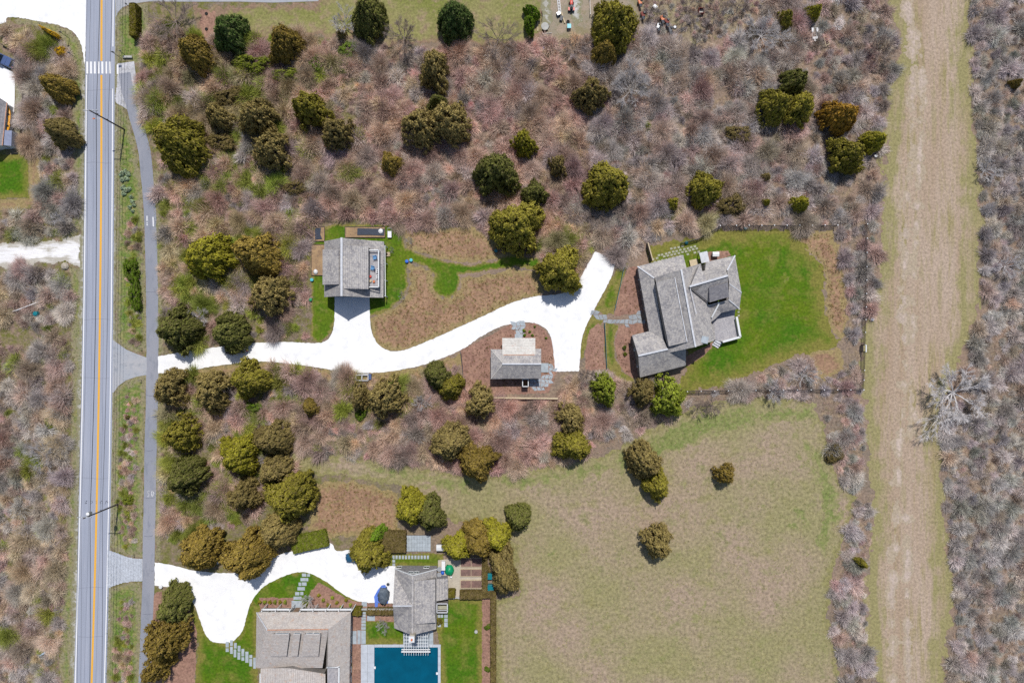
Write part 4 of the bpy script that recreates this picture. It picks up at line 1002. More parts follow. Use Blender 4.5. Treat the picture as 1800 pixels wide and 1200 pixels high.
BARE = [bare_tree(300 + i, 4, 8, .8, .2, .55, 18) for i in range(3)]
BIG = bare_tree(320, 5, 8, .95, .14, .5, 11)
TK = MB(); TK.tube([(0, 0, -.1), (.02, 0, .5), (0, .02, .98)], [.06, .045, .012], 7)
for i in range(9):
    a = i * 2.4; z = .15 + .07 * i; TK.tube([(0, 0, z), (.5 * math.cos(a) * (1.1 - z), .5 * math.sin(a) * (1.1 - z), z + .08)], [.018, .006], 4)
TRUNK = bpy.data.meshes.new("trunk"); TRUNK.from_pydata(TK.v, [], TK.f); TRUNK.materials.append(M['bark'])

def inst(name, me, parent=None, loc=(0, 0, 0), scale=(1, 1, 1), rz=0.0, color=None):
    o = bpy.data.objects.new(name, me); C.objects.link(o)
    o.location = loc; o.scale = scale; o.rotation_euler = (0, 0, rz)
    if parent is not None: o.parent = parent
    if color: o.color = color
    return o

LV = {'D': (84, 86, 42), 'O': (108, 102, 38), 'B': (112, 96, 44), 'G': (88, 112, 30), 'Y': (112, 122, 40), 'M': (110, 98, 58), 'R': (134, 104, 40), 'K': (62, 78, 38), 'W': (116, 112, 34)}
def leafcol(k, boost=1.9, v=1.0):
    r, g, b = LV[k]; return (lin(r) / GAIN * boost * v, lin(g) / GAIN * boost * v, lin(b) / GAIN * boost * v, 1)
DARKBARK = (0.05, 0.045, 0.04, 1)
CROWNS = []
def cedar(px, py, rx, ry, k, label, cat="tree", name="cedar_tree", protos=None, h=None, group=None):
    R = (rx + ry) / 2 * S; hh = h if h else R * 2.0 + 1.5
    cz = hh * .45; w = P(px, py, cz)
    t = thing(name, label, cat, (w.x, w.y, 0), group)
    pr = protos or (SPARSE if any(w_ in label for w_ in ('ragged', 'sparse', 'thin ', 'faint', 'hollow', 'yellow green', 'bare', 'leafy thicket', 'grey patch', 'Shrubby', 'shrubby')) or (k == 'M' and cat == 'tree' and py < 745 and px > 200) else CED); me = pr[(int(px) * 7 + int(py) * 3) % len(pr)]
    f = (1 - cz / H)
    v = random.uniform(.82, 1.16)
    inst("trunk", TRUNK, t, (0, 0, 0), (R * .55, R * .55, hh * .93), random.uniform(0, 6), None)
    inst("crown", me, t, (0, 0, hh * .06), (rx * S * f * .90, ry * S * f * .86, hh * .94), random.uniform(-.35, .35) + (0 if abs(rx - ry) > 4 else random.uniform(0, 6)), leafcol(k, 2.45, v) if name != 'leafy_shrub' else leafcol(k, 1.25, v))
    if (rx + ry) / 2 > 22 and cat == 'tree' and not protos:
        for s_ in range(2):
            an = random.uniform(0, 6.28); o_ = R * random.uniform(.42, .62); s2 = random.uniform(.45, .62)
            inst("crown", pr[(int(px) + s_ + 1) % len(pr)], t, (math.cos(an) * o_, math.sin(an) * o_, hh * .05), (rx * S * f * s2, ry * S * f * s2, hh * random.uniform(.55, .8)), random.uniform(0, 6), leafcol(k, 2.45, v * random.uniform(.85, 1.2)))
    q_ = .62 if k == 'M' else 1.0
    CROWNS.append((px, py, rx * q_, ry * q_))
    return t
#px, py, rx, ry, colour, label
TREES = [
 (403, 56, 27, 33, 'K', "dense bright green rounded tree beside the pale yard lane"),
 (342, 92, 27, 30, 'B', "bronze tinged cedar below the grey leafless tree near the yard lane"),
 (500, 74, 25, 32, 'B', "olive brown upright cedar at the edge of the mown yard grass"),
 (648, 26, 27, 38, 'D', "dark tall cedar at the top edge between two pale leafless trees"),
 (797, 32, 27, 38, 'K', "deep green pointed cedar in the yard right of the leafless lawn tree"),
 (1082, 42, 36, 46, 'O', "large olive cedar beside the work yard fence"),
 (1062, 92, 21, 24, 'B', "smaller brownish cedar joined to the foot of the large yard cedar"),
 (762, 120, 26, 36, 'M', "brown green upright cedar alone in the scrub below the yard grass"),
 (736, 222, 33, 34, 'M', "left cedar of the wide dull pair in the middle of the north scrub"),
 (787, 214, 34, 38, 'M', "right cedar of the wide dull pair in the middle of the north scrub"),
 (768, 180, 18, 16, 'D', "small green cedar top rising behind the wide dull pair"),
 (546, 194, 32, 32, 'O', "olive cedar with a grey patch in its crown, north scrub"),
 (594, 232, 30, 28, 'M', "dull dark cedar touching the lower right of the olive one"),
 (311, 250, 44, 46, 'O', "largest olive cedar beside the shared path in the north scrub"),
 (452, 208, 36, 30, 'M', "muted brown green cedar left of the grey patched olive cedar"),
 (476, 262, 34, 32, 'M', "dark muted cedar just below another muted brown green one"),
 (385, 205, 24, 22, 'M', "faint mossy cedar right of the largest path side olive cedar"),
 (874, 302, 36, 42, 'D', "dark cedar at the top of the tall clump north of the driveway bend"),
 (938, 342, 24, 24, 'D', "small round cedar on the right of the tall clump north of the driveway bend"),
 (910, 396, 46, 46, 'O', "broad olive cedar at the foot of the tall clump shading the grass path"),
 (920, 250, 22, 24, 'W', "thin yellowish cedar above the tall clump in the north scrub"),
 (1068, 322, 37, 44, 'O', "big olive cedar standing alone north of the driveway end"),
 (985, 474, 36, 42, 'O', "round cedar casting its shadow on the shell driveway beside the forked bend"),
 (686, 288, 17, 24, 'B', "narrow brown cedar between the small cottage lawn and the wide dull pair"),
 (980, 290, 17, 20, 'M', "sparse dull cedar left of the big lone olive cedar"),
 (1364, 186, 27, 32, 'O', "left cedar of the triple olive group in the north east scrub"),
 (1396, 148, 23, 27, 'D', "topmost cedar of the triple olive group in the north east scrub"),
 (1405, 190, 25, 32, 'O', "right cedar of the triple olive group in the north east scrub"),
 (1478, 204, 28, 30, 'R', "orange bronze cedar near the grass track"),
 (1491, 272, 29, 32, 'O', "olive cedar with a smaller cedar at its right beside the grass track"),
 (1536, 248, 19, 22, 'W', "small yellow olive cedar right on the grass track edge"),
 (1238, 334, 27, 32, 'O', "olive cedar in the scrub north of the largest house"),
 (1408, 358, 14, 17, 'W', "small neat cedar with a round shadow north of the lawn fence"),
 (1036, 164, 24, 30, 'M', "dark ragged cedar left of the big grey leafless tree"),
 (1382, 34, 10, 18, 'O', "thin cedar below the parked blue car at the top edge"),
 (1430, 22, 14, 15, 'W', "small yellowish cedar right of the parked blue car at the top edge"),
 (1346, 312, 8, 9, 'M', "tiny dull cedar in grey scrub left of the small neat cedar"),
 (1346, 356, 6, 9, 'W', "tiny yellow cedar in grey scrub close above the lawn fence"),
 (1183, 358, 12, 12, 'W', "small yellow green cedar above the stone pavers"),
 (361, 450, 35, 42, 'W', "bright olive cedar in the scrub left of the cottage with dormers"),
 (448, 444, 37, 40, 'B', "bronze olive cedar between the bright olive cedar and the cottage"),
 (470, 520, 36, 34, 'M', "dull shrubby cedar left of the cottage front lawn"),
 (309, 580, 32, 38, 'D', "dark cedar over the left end of the shell driveway beside the shared path"),
 (402, 584, 33, 32, 'D', "dark cedar overhanging the parked dark blue vehicle"),
 (300, 680, 27, 32, 'M', "dull cedar on the corner below the driveway mouth"),
 (372, 690, 29, 35, 'M', "brownish cedar second from the driveway mouth on its lower side"),
 (434, 666, 29, 34, 'O', "olive cedar under the parked dark blue vehicle on the driveway lower side"),
 (676, 696, 27, 40, 'M', "tall grey olive cedar right of the wooden bin enclosure"),
 (632, 698, 15, 27, 'M', "slim cedar growing over the wooden bin enclosure"),
 (766, 658, 20, 28, 'D', "taller dark cedar of the pair left of the bark mulch bed"),
 (792, 680, 23, 22, 'O', "lower olive cedar of the pair left of the bark mulch bed"),
 (842, 706, 24, 32, 'M', "olive cedar with bare grey branches at the corner of the rail fence"),
 (544, 716, 11, 20, 'B', "small brown cedar in the pink scrub below the driveway"),
 (791, 776, 31, 38, 'M', "dull green cedar with a dark shadow in the belt above the field"),
 (836, 814, 28, 40, 'B', "bronze olive spiky cedar at the upper left of the field"),
 (1008, 782, 31, 30, 'O', "olive cedar with dark base between the belt and the field top"),
 (1004, 738, 22, 30, 'M', "dull ragged cedar just above the one at the field top"),
 (1132, 808, 28, 38, 'M', "upper dull cedar of the leaning pair standing in the field"),
 (1155, 850, 22, 30, 'O', "lower olive cedar of the leaning pair standing in the field"),
 (1156, 954, 26, 29, 'M', "lone greyish cedar with a hollow top in the middle of the field"),
 (911, 910, 22, 26, 'D', "lone dark olive round cedar at the left of the field"),
 (722, 894, 26, 34, 'W', "bright yellow olive cedar above the stone patio"),
 (757, 904, 24, 32, 'D', "dark round cedar right of the bright one above the stone patio"),
 (506, 874, 42, 42, 'O', "broad olive cedar above the bright clipped hedge"),
 (486, 930, 31, 32, 'M', "dull cedar at the lower left of the broad olive one"),
 (421, 800, 31, 36, 'W', "bright olive cedar at the left of the south west grove"),
 (478, 772, 30, 32, 'M', "dull cedar topping the south west grove"),
 (482, 828, 28, 30, 'M', "dark dull cedar at the right side of the south west grove"),
 (426, 872, 30, 28, 'M', "ragged brown cedar at the foot of the south west grove"),
 (325, 840, 32, 32, 'D', "round dark cedar by the shared path letters"),
 (350, 970, 34, 34, 'B', "left bronze cedar on the upper edge of the turnaround"),
 (430, 976, 40, 40, 'B', "right and bigger bronze cedar on the upper edge of the turnaround"),
 (646, 974, 28, 40, 'O', "tall olive cedar between the turnaround and the stepping stones"),
 (660, 940, 18, 14, 'G', "bright green leafy top just above the tall olive turnaround cedar"),
 (805, 962, 26, 26, 'W', "golden olive cedar left of two others above the vegetable beds"),
 (842, 952, 29, 34, 'B', "bronze middle cedar shading the vegetable beds"),
 (872, 944, 24, 30, 'W', "golden cedar right of two others above the vegetable beds"),
 (886, 1005, 24, 45, 'M', "dull grey green tree hanging over the teal bins"),
 (303, 1066, 27, 32, 'D', "dark green cedar at the top of the clump left of the turnaround"),
 (290, 1126, 36, 38, 'B', "big bronze cedar with bare limbs left of the turnaround foot"),
 (1172, 696, 27, 38, 'Y', "bright yellow green tree under the corner of the largest house"),
 (1066, 686, 20, 30, 'Y', "yellow green tree left of the largest house corner"),
 (1128, 688, 21, 26, 'M', "dull olive tree between two bright yellow green trees"),
 (1275, 834, 19, 18, 'B', "small sparse brown cedar alone in the upper right of the field"),
 (272, 1176, 24, 26, 'B', "lower bronze cedar by the shared path below the bare limbed one"),
 (1515, 990, 8, 11, 'O', "small bright green cedar on the left edge of the grass track"),
 (98, 152, 21, 26, 'B', "upper bronze cedar in the scrub strip between store and road"),
 (106, 230, 21, 30, 'M', "lower dull cedar in the scrub strip between store and road"),
 (318, 762, 33, 30, 'O', "fresh green leafy thicket tree by the shared path bend"),
 (1785, 146, 6, 9, 'B', "tiny bronze cedar in the far grey scrub beyond the track"),
 (600, 60, 9, 8, 'M', "tiny dull sapling below the pale leafless tree"),
]
for T_ in TREES: cedar(*T_)
for px, py, rx, ry, hh, lb in ((935, 22, 11, 15, 4.2, "clipped pointed evergreen behind its twin beside the dirt lane"), (931, 44, 10, 15, 4.6, "clipped pointed evergreen in front of its twin beside the dirt lane")):
    cedar(px, py, rx, ry, 'G', lb, "tree", "clipped_evergreen", CLIP, hh)
# leafy shrubs
crown_of = lambda t_: [c_ for c_ in t_.children if c_.name.startswith('crown')][0]
SHRUBS = [
 (444, 112, 30, 16, 'Y', "fresh green shrub mass below the bright green rounded tree"), (500, 134, 24, 13, 'Y', "yellow green shrub under the olive brown upright cedar"),
 (556, 112, 14, 13, 'G', "green shrub in the north scrub left of the dark top edge cedar"), (613, 88, 16, 16, 'G', "vivid green shrub at the foot of the pale leafless top edge tree"),
 (606, 118, 12, 12, 'Y', "small yellow green shrub under the vivid green one"), (404, 172, 26, 16, 'M', "mossy green shrub in the middle of the north west scrub"),
 (388, 250, 24, 16, 'M', "mossy shrub right of the largest path side olive cedar base"), (520, 330, 20, 14, 'M', "mossy shrub above the bare pink shrubs in the north west scrub"),
 (1300, 236, 22, 15, 'M', "pale green leafing shrub left of the triple olive cedars"), (1232, 98, 4, 5, 'K', "tiny dark green sapling in the open yard"),
 (1139, 222, 8, 6, 'Y', "small yellow green shrub below the big grey leafless tree"), (478, 708, 9, 8, 'Y', "little bright green shrub in the belt below the driveway"),
 (446, 716, 15, 9, 'G', "low green shrub below the olive driveway side cedar"), (90, 740, 11, 10, 'Y', "bright green shrub in the western scrub beside the road"),
 (231, 478, 10, 26, 'G', "long green shrub between road and shared path"), (238, 522, 9, 26, 'G', "dull green shrub just below the long green one beside the path"),
 (224, 878, 9, 9, 'Y', "little green shrub at the foot of the lower utility pole"), (224, 733, 3, 3, 'W', "tiny yellow shrub in the verge below the driveway apron"),
 (1285, 360, 24, 18, 'M', "pale green leafing shrub right of the olive cedar north of the house"), (634, 728, 9, 12, 'G', "green shrub at the foot of the slim bin enclosure cedar"),
 (855, 1000, 6, 8, 'M', "dull small shrub beside the teal bins"), (857, 1102, 4, 6, 'G', "upper round green shrub in the long bed by the tall hedge"),
 (857, 1176, 4, 6, 'G', "lower round green shrub in the long bed by the tall hedge"), (772, 1092, 5, 6, 'O', "round clipped shrub among slabs beside the pool house"),
 (1098, 611, 3.4, 3.4, 'G', "bright round perennial nearest the garage wing roof corner"), (1099, 610 + 12, 3, 3.4, 'Y', "small green perennial below the bright round one by the garage wing"),
 (1467, 798, 15, 15, 'M', "pale sage shrub in the scrub edge right of the field"), (20, 545, 5, 7, 'Y', "small green shrub beside the fallen white pole"),
 (1729, 806, 4, 9, 'G', "small green shrub in the far grey scrub beyond the track"), (1508, 548, 4, 4, 'W', "tiny yellow shrub at the lawn side of the track"),
]
for q in SHRUBS: cedar(q[0], q[1], q[2], q[3], q[4], q[5], "shrub", "leafy_shrub", BUSH, max(.7, (q[2] + q[3]) / 2 * S * .95))
fy = cedar(108, 92, 6, 9, 'W', "blazing yellow flowering shrub beside the white forecourt road", "shrub", "flowering_shrub", BUSH, 2.4); crown_of(fy).color = (.72, .46, .015, 1)
fy = cedar(88, 57, 17, 4, 'W', "arching row of yellow flowers above the bare scrub by the forecourt", "shrub", "flowering_shrub", BUSH, 2.6); crown_of(fy).color = (.66, .42, .03, 1); crown_of(fy).rotation_euler = (0, 0, -.5)
EDG = [(456 + i * 9, 1058, 3) for i in range(6)] + [(560 + i * 8, 1046 + (i % 3) * 7 + i * 1.4, 2.8) for i in range(9)]
for i, (x, y, r_) in enumerate(EDG):
    cedar(x, y, r_, r_, 'Y' if i % 2 else 'W', "low yellow green perennial clump in the bed before the long house", "shrub", "garden_perennial", BUSH, .7, "perennials in the front bed of the long house")
for i, (x, y, r_) in enumerate([(921, 581, 2.6), (922, 589, 2.6), (931, 583, 2.2), (936, 589, 2.2), (960, 594, 2), (940, 574, 2)]):
    cedar(x, y, r_, r_, 'G', "small green clump beside the flagstone walk of the small cottage", "shrub", "garden_perennial", BUSH, .5, "green clumps by the small cottage walk")
for i, (x, y, r_) in enumerate([(213, 306, 4), (219, 302, 4), (225, 306, 4), (215, 316, 4), (222, 314, 4), (216, 330, 4), (222, 334, 4), (226, 332, 4), (217, 340, 4), (230, 346, 3), (232, 354, 3.4), (228, 364, 3), (235, 360, 3), (233, 371, 2.6)]):
    o_ = cedar(x, y, r_, r_, 'G', "pale flowered green clump in the verge below the upper utility pole", "flower", "flower_clump", BUSH, .7, "flower clumps in the roadside verge"); crown_of(o_).color = (.42, .52, .34, 1)

# hedges: clipped leafy boxes
def hedge(label, px0, py0, px1, py1, hh, k, rz=0.0, dens=260):
    a = P((px0 + px1) / 2, (py0 + py1) / 2, hh); t = thing("hedge", label, "hedge", (a.x, a.y, 0))
    sx, sy = (px1 - px0) * S * (1 - hh / H), (py1 - py0) * S * (1 - hh / H); r = np.random.default_rng(int(px0))
    area = sx * sy + 2 * hh * (sx + sy); n = int(area * dens); u = r.uniform(0, 1, n) * area
    p = np.zeros((n, 3)); nn = np.zeros((n, 3)); x = r.uniform(-.5, .5, n); y = r.uniform(-.5, .5, n); z = r.uniform(0, 1, n)
    top = u < sx * sy; p[:, 0] = x * sx; p[:, 1] = y * sy; p[:, 2] = z * hh
    p[top, 2] = hh; nn[top, 2] = 1
    sd_ = ~top & (u < sx * sy + 2 * hh * sx); p[sd_, 1] = np.sign(y[sd_]) * sy / 2; nn[sd_, 1] = np.sign(y[sd_])
    ot = ~top & ~sd_; p[ot, 0] = np.sign(x[ot]) * sx / 2; nn[ot, 0] = np.sign(x[ot])
    p += r.normal(0, .05, p.shape); p[:, 2] = np.abs(p[:, 2]); nn += r.normal(0, .5, nn.shape); nn /= np.linalg.norm(nn, axis=1)[:, None]
    uu = np.cross(nn, r.normal(0, 1, nn.shape)); uu /= np.linalg.norm(uu, axis=1)[:, None]; vv = np.cross(nn, uu); s = r.uniform(.05, .11, (n, 1))
    V = np.stack([p - uu * s - vv * s, p + uu * s - vv * s, p + uu * s + vv * s, p - uu * s + vv * s], 1).reshape(-1, 3)
    inst("foliage", np_mesh("foliage", V, np.arange(len(V)).reshape(-1, 4), M['leaf']), t, (0, 0, 0), (1, 1, 1), rz, leafcol(k, 1.2))
    MB().box((a.x, a.y, hh / 2 - .05), (sx - .1, sy - .1, hh - .12), rz).build("branches", M['darkwood'], t)
    return t
hedge("tall clipped green hedge beside the road at the yard lane", 228, 6, 238, 62, 2.3, 'O')
hedge("clipped hedge block closing the vegetable garden toward the lawn", 809, 1040, 847, 1052, 1.6, 'M')
hedge("short green hedge block between pool house lean-to and white gate", 788, 1038, 799, 1050, 1.7, 'O')
hedge("narrow hedge running beside the raised vegetable beds", 848, 972, 856, 1050, 1.6, 'M')
hedge("long narrow hedge between the pool lawn and the field", 863, 1045, 871, 1325, 1.7, 'M')
hedge("short hedge joining the vegetable garden corner to the long hedge", 857, 1040, 871, 1050, 1.6, 'M')
hedge("brown leaved square hedge left of the stone patio", 671, 935, 712, 970, 1.7, 'M')
hedge("bright green wavy hedge on the upper side of the turnaround", 512, 938, 574, 966, 1.3, 'Y', .22)
hedge("clipped green hedge block between the long house and the stepping stones", 620, 1069, 634, 1081, 1.6, 'O')
hedge("low brown hedge strip along the front of the pool house lawn", 645, 1070, 690, 1080, 1.2, 'M')

# individual leafless trees
GREYB = (lin(176) / GAIN * 1.35, lin(172) / GAIN * 1.35, lin(172) / GAIN * 1.35, 1)
PALEB = (lin(186) / GAIN * 1.55, lin(182) / GAIN * 1.55, lin(182) / GAIN * 1.55, 1)
BROWNB = (lin(150) / GAIN * 1.35, lin(136) / GAIN * 1.35, lin(128) / GAIN * 1.35, 1)
def bare(px, py, R, hh, label, pair=None, col=GREYB, cat="tree", rz=None):
    w = P(px, py); t = thing("leafless_tree", label, cat, (w.x, w.y, 0)); pr = pair or BARE[int(px + py) % 3]
    a = random.uniform(0, 6) if rz is None else rz; sc = (R * S / .72, R * S / .72, hh)
    inst("trunk", pr[0], t, (0, 0, 0), sc, a, col); inst("branches", pr[1], t, (0, 0, 0), sc, a, col)
    CROWNS.append((px, py, R * .4, R * .4)); return t
bare(1670, 690, 84, 8.5, "big pale leafless tree beside the grass track with its shadow on the turf", BIG, PALEB, rz=.4)
bare(713, 74, 40, 8.5, "leafless tree with a clear trunk standing on the yard grass", BARE[0], BROWNB)
bare(874, 76, 40, 8.5, "leafless tree at the yard edge right of the deep green cedar", BARE[1], BROWNB)
bare(608, 48, 32, 7, "pale lichen covered leafless tree left of the dark top edge cedar", None, PALEB)
bare(316, 42, 46, 8, "spreading dark grey leafless tree by the yard lane", None, BROWNB)
bare(1106, 160, 52, 6.5, "big rounded grey leafless tree in the north scrub", BIG, GREYB)
bare(1335, 66, 50, 6, "wide grey leafless tree below the open yard", BIG, GREYB)
bare(1540, 95, 36, 6.5, "brown leafless tree leaning over the top of the grass track", BIG, BROWNB)
for i_, (x_, y_, r_, lb_) in enumerate(((1148, 30, 20, "thin leafless tree left of the orange mower in the open yard"), (1206, 22, 24, "leafless tree left of the dark red crate in the open yard"), (1256, 26, 26, "leafless tree right of the dark red crate in the open yard"), (1296, 14, 26, "leafless tree at the right end of the open yard"), (1222, 80, 20, "small leafless tree at the lower edge of the open yard"), (1010, 92, 30, "brown leafless tree below the work yard"), (1062, 130, 20, "leafless tree at the foot of the yard cedar pair"))): bare(x_, y_, r_, 5, lb_, None, BROWNB)
bare(86, 800, 30, 6, "pale grey leafless tree in the western scrub beside the road", None, GREYB)
bare(1412, 660, 26, 6, "sprawling pale leafless tree at the lower lawn fence", None, PALEB)
bare(1355, 690, 26, 5, "leaning leafless tree below the lawn fence near the field", None, GREYB)
bare(1250, 712, 22, 5, "small dark leafless tree at the top of the field", None, BROWNB)
bare(1226, 716, 20, 5, "dark leafless tree right of the bright yellow green tree", None, BROWNB)
bare(546, 1052, 22, 4.5, "small bare ornamental tree before the long house", None, PALEB, cat="tree")
bare(676, 1094, 16, 3.6, "small bare weeping tree on the pool house lawn", None, GREYB)
bare(722, 424, 9, 2.6, "young leafless sapling at the meadow edge right of the cottage", None, GREYB)
bare(690, 440, 7, 2.2, "thin leafless sapling in the cottage side lawn", None, GREYB)
bare(708, 520, 8, 2.4, "thin leafless sapling at the lower right of the cottage lawn", None, GREYB)
bare(1030, 660, 24, 4, "leafless bush tree at the end of the shell driveway", BIG, BROWNB)
bare(1100, 378, 32, 5, "broad leafless tree above the driveway fork end", BIG, BROWNB)
bare(1046, 378, 28, 5, "olive grey leafless tree over the upper driveway end", BIG, BROWNB)
bare(355, 560, 30, 5, "pale twisted leafless tree between two dark driveway cedars", BIG, PALEB)
bare(742, 706, 22, 4, "pale grey leafless tree in the belt right of the tall grey olive cedar", None, GREYB)
bare(1726, 300, 24, 4, "white barked leafless tree on the far edge of the grass track", None, PALEB)
bare(1760, 470, 26, 4.5, "pale twisted leafless tree in the far grey scrub", None, PALEB)
bare(110, 385, 16, 4, "white limbed leafless tree by the roadside verge above the side road", None, PALEB)

# ------------------------------------------------------------------ scrub
SCRUB = {
 'W1': [(10, 52), (34, 40), (92, 50), (112, 72), (122, 100), (126, 160), (128, 230), (132, 300), (130, 380), (112, 416), (60, 422), (-40, 424), (-40, 376), (72, 370), (74, 280), (70, 268), (50, 262), (42, 230), (46, 150), (40, 110), (10, 84)],
 'W2': [(-40, 480), (60, 470), (104, 464), (124, 486), (126, 540), (129, 640), (126, 740), (121, 850), (117, 930), (111, 1020), (107, 1100), (105, 1240), (-40, 1240), (-40, 610), (30, 612), (84, 606), (70, 580), (-40, 580)],
 'N': [(248, 120), (262, 70), (300, 30), (345, 60), (420, 66), (470, 64), (560, 68), (640, 74), (720, 88), (800, 80), (880, 88), (950, 80), (1000, 66), (1060, 62), (1130, 66), (1215, 92), (1280, 74), (1350, 20), (1372, -30), (1562, -30), (1570, 50), (1580, 90), (1566, 140), (1556, 190), (1550, 260), (1544, 350), (1544, 450), (1536, 520), (1522, 570), (1514, 610), (1486, 604), (1490, 560), (1484, 480), (1470, 404), (1380, 396), (1290, 396), (1240, 408), (1140, 426), (1100, 452), (1086, 458), (1046, 438), (1030, 466), (1008, 500), (950, 456), (900, 442), (872, 424), (826, 396), (760, 392), (706, 396), (600, 390), (556, 396), (546, 430), (544, 596), (500, 598), (440, 600), (380, 607), (330, 614), (284, 618), (284, 500), (278, 400), (272, 310), (262, 268), (254, 230), (246, 190)],
 'B': [(288, 668), (400, 650), (480, 646), (560, 656), (640, 664), (740, 656), (808, 640), (818, 700), (868, 706), (982, 706), (985, 664), (1016, 656), (1060, 650), (1100, 672), (1150, 680), (1200, 690), (1270, 678), (1330, 655), (1372, 640), (1420, 628), (1450, 670), (1484, 640), (1508, 620), (1512, 690), (1480, 706), (1430, 700), (1380, 694), (1300, 698), (1220, 712), (1160, 738), (1100, 772), (1050, 796), (970, 812), (880, 826), (800, 826), (700, 810), (600, 796), (500, 790), (520, 840), (470, 900), (380, 930), (300, 950), (284, 900), (286, 800), (290, 720)],
 'V4': [(1126, 40), (1180, 70), (1250, 76), (1330, 24), (1366, -30), (1250, -30), (1140, -30)],
 'S': [(1444, 706), (1510, 700), (1516, 760), (1520, 840), (1500, 870), (1478, 846), (1464, 800), (1450, 760)],
 'S2': [(1496, 884), (1528, 880), (1526, 960), (1514, 1010), (1520, 1080), (1524, 1130), (1540, 1190), (1556, 1250), (1476, 1250), (1474, 1170), (1458, 1100), (1462, 1040), (1482, 960)],
 'E': [(1712, -40), (1708, 60), (1708, 130), (1716, 220), (1722, 320), (1728, 400), (1724, 480), (1726, 540), (1712, 590), (1700, 640), (1676, 700), (1660, 760), (1658, 810), (1666, 900), (1672, 1000), (1678, 1100), (1662, 1180), (1654, 1250), (1850, 1250), (1850, -40)],
 'V1': [(222, 382), (246, 384), (250, 440), (252, 520), (250, 604), (230, 600), (222, 520), (220, 440)],
 'V2': [(222, 690), (240, 690), (244, 760), (238, 900), (238, 964), (214, 962), (208, 880), (210, 800)],
 'V3': [(212, 1050), (234, 1046), (236, 1140), (234, 1240), (200, 1240), (204, 1140)],
}
AVOID = [DRV, DRV2, FIELD, TRACK, LAWN]
HARD = [DRV, DRV2, LAWN, road_poly, ribbon_poly(pcs, 10.6), SIDE, COTL]
CENTRES = {'mossy': [(430, 170, 200, 170), (520, 130, 120, 80), (330, 470, 130, 120), (560, 230, 110, 90), (1010, 420, 120, 50), (1230, 390, 90, 40), (690, 700, 120, 60), (320, 760, 60, 90)]}
def scrub_tint(x, y, r):
    """twig colour of a shrub by where it grows"""
    grey = (148, 142, 138); brown = (150, 130, 112); pink = (160, 132, 122); moss = (116, 122, 54); tan = (162, 142, 112)
    q = r.random()
    if x < 160: c = (grey, brown, grey, pink, tan)[int(q * 5)] if q < .93 else moss
    elif x > 1640: c = (grey, grey, grey, grey, (160, 150, 142), brown)[int(q * 6)]
    elif x > 1430 and y > 380: c = (grey, grey, pink, grey)[int(q * 4)]
    else:
        m = max([0] + [1 - math.hypot((x - a) / c_, (y - b) / d_) for a, b, c_, d_ in CENTRES['mossy']])
        if r.random() < m * 1.0: c = (moss, tan, (134, 128, 84), brown)[int(q * 4)]
        elif x < 560: c = (brown, pink, grey, moss, tan, moss)[int(q * 6)]
        elif x < 1040: c = (pink, pink, grey, brown, pink, tan)[int(q * 6)]
        else: c = (grey, grey, brown, pink, grey, brown)[int(q * 6)]
    v = r.uniform(.84, 1.16); w = (r.uniform(-4, 4), r.uniform(-3, 3), r.uniform(-4, 4))
    g = c == moss; c = tuple(a * (.58 if not g else .95) + m_ * (.42 if not g else .05) for a, m_ in zip(c, (144, 138, 134) if x > 1640 else ((147, 137, 129) if x < 160 else ((146, 136, 132) if x > 1040 else (148, 131, 124)))))
    return tuple(lin(max(10, min(250, a * v + b))) / GAIN * 2.45 for a, b in zip(c, w))
rs = random.Random(5); CAND = []
for reg, poly in SCRUB.items():
    xs = [p[0] for p in poly]; ys = [p[1] for p in poly]; step = 13.0 if reg[0] not in 'V' else 9.0
    gx = np.arange(min(xs), max(xs), step); gy = np.arange(min(ys), max(ys), step)
    X, Y = np.meshgrid(gx, gy); X = X + RNG.uniform(-.6, .6, X.shape) * step; Y = Y + RNG.uniform(-.6, .6, Y.shape) * step
    ok = inside(X, Y, poly)
    for av in AVOID: ok &= ~inside(X, Y, av)
    for av in HARD:
        for dx, dy in ((9, 0), (-9, 0), (0, 9), (0, -9)): ok &= ~inside(X + dx, Y + dy, av)
    for x, y in zip(X[ok], Y[ok]):
        if any(((x - a) / b) ** 2 + ((y - c) / d) ** 2 < .45 for a, c, b, d in CROWNS): continue
        dn = vnoise(np.array([x]), np.array([y]), .022, 5)[0]
        if rs.random() > (.40 if reg != 'E' else .55) + dn * 1.2: continue
        big = rs.random() ** 2.2
        R = (9 + 19 * big) if reg[0] not in 'V' else (5 + 5 * big)
        if x > 1430: R *= .82
        CAND.append((R, x, y, reg))
CAND.sort(key=lambda c: -c[0])
REGN = {'W1': "west of the road above the white side road", 'W2': "west of the road below the white side road", 'B': "in the belt between driveway and field",
        'S': "between field corner and grass track", 'S2': "between field and grass track at the bottom", 'E': "beyond the grass track on the right"}
nind = 0; rest = []; colname = lambda t: "grey" if abs(t[0] - t[2]) / max(t) < .22 else ("mossy green" if t[1] > t[0] * .97 else ("reddish brown" if t[2] > t[1] * .84 else "tan brown"))
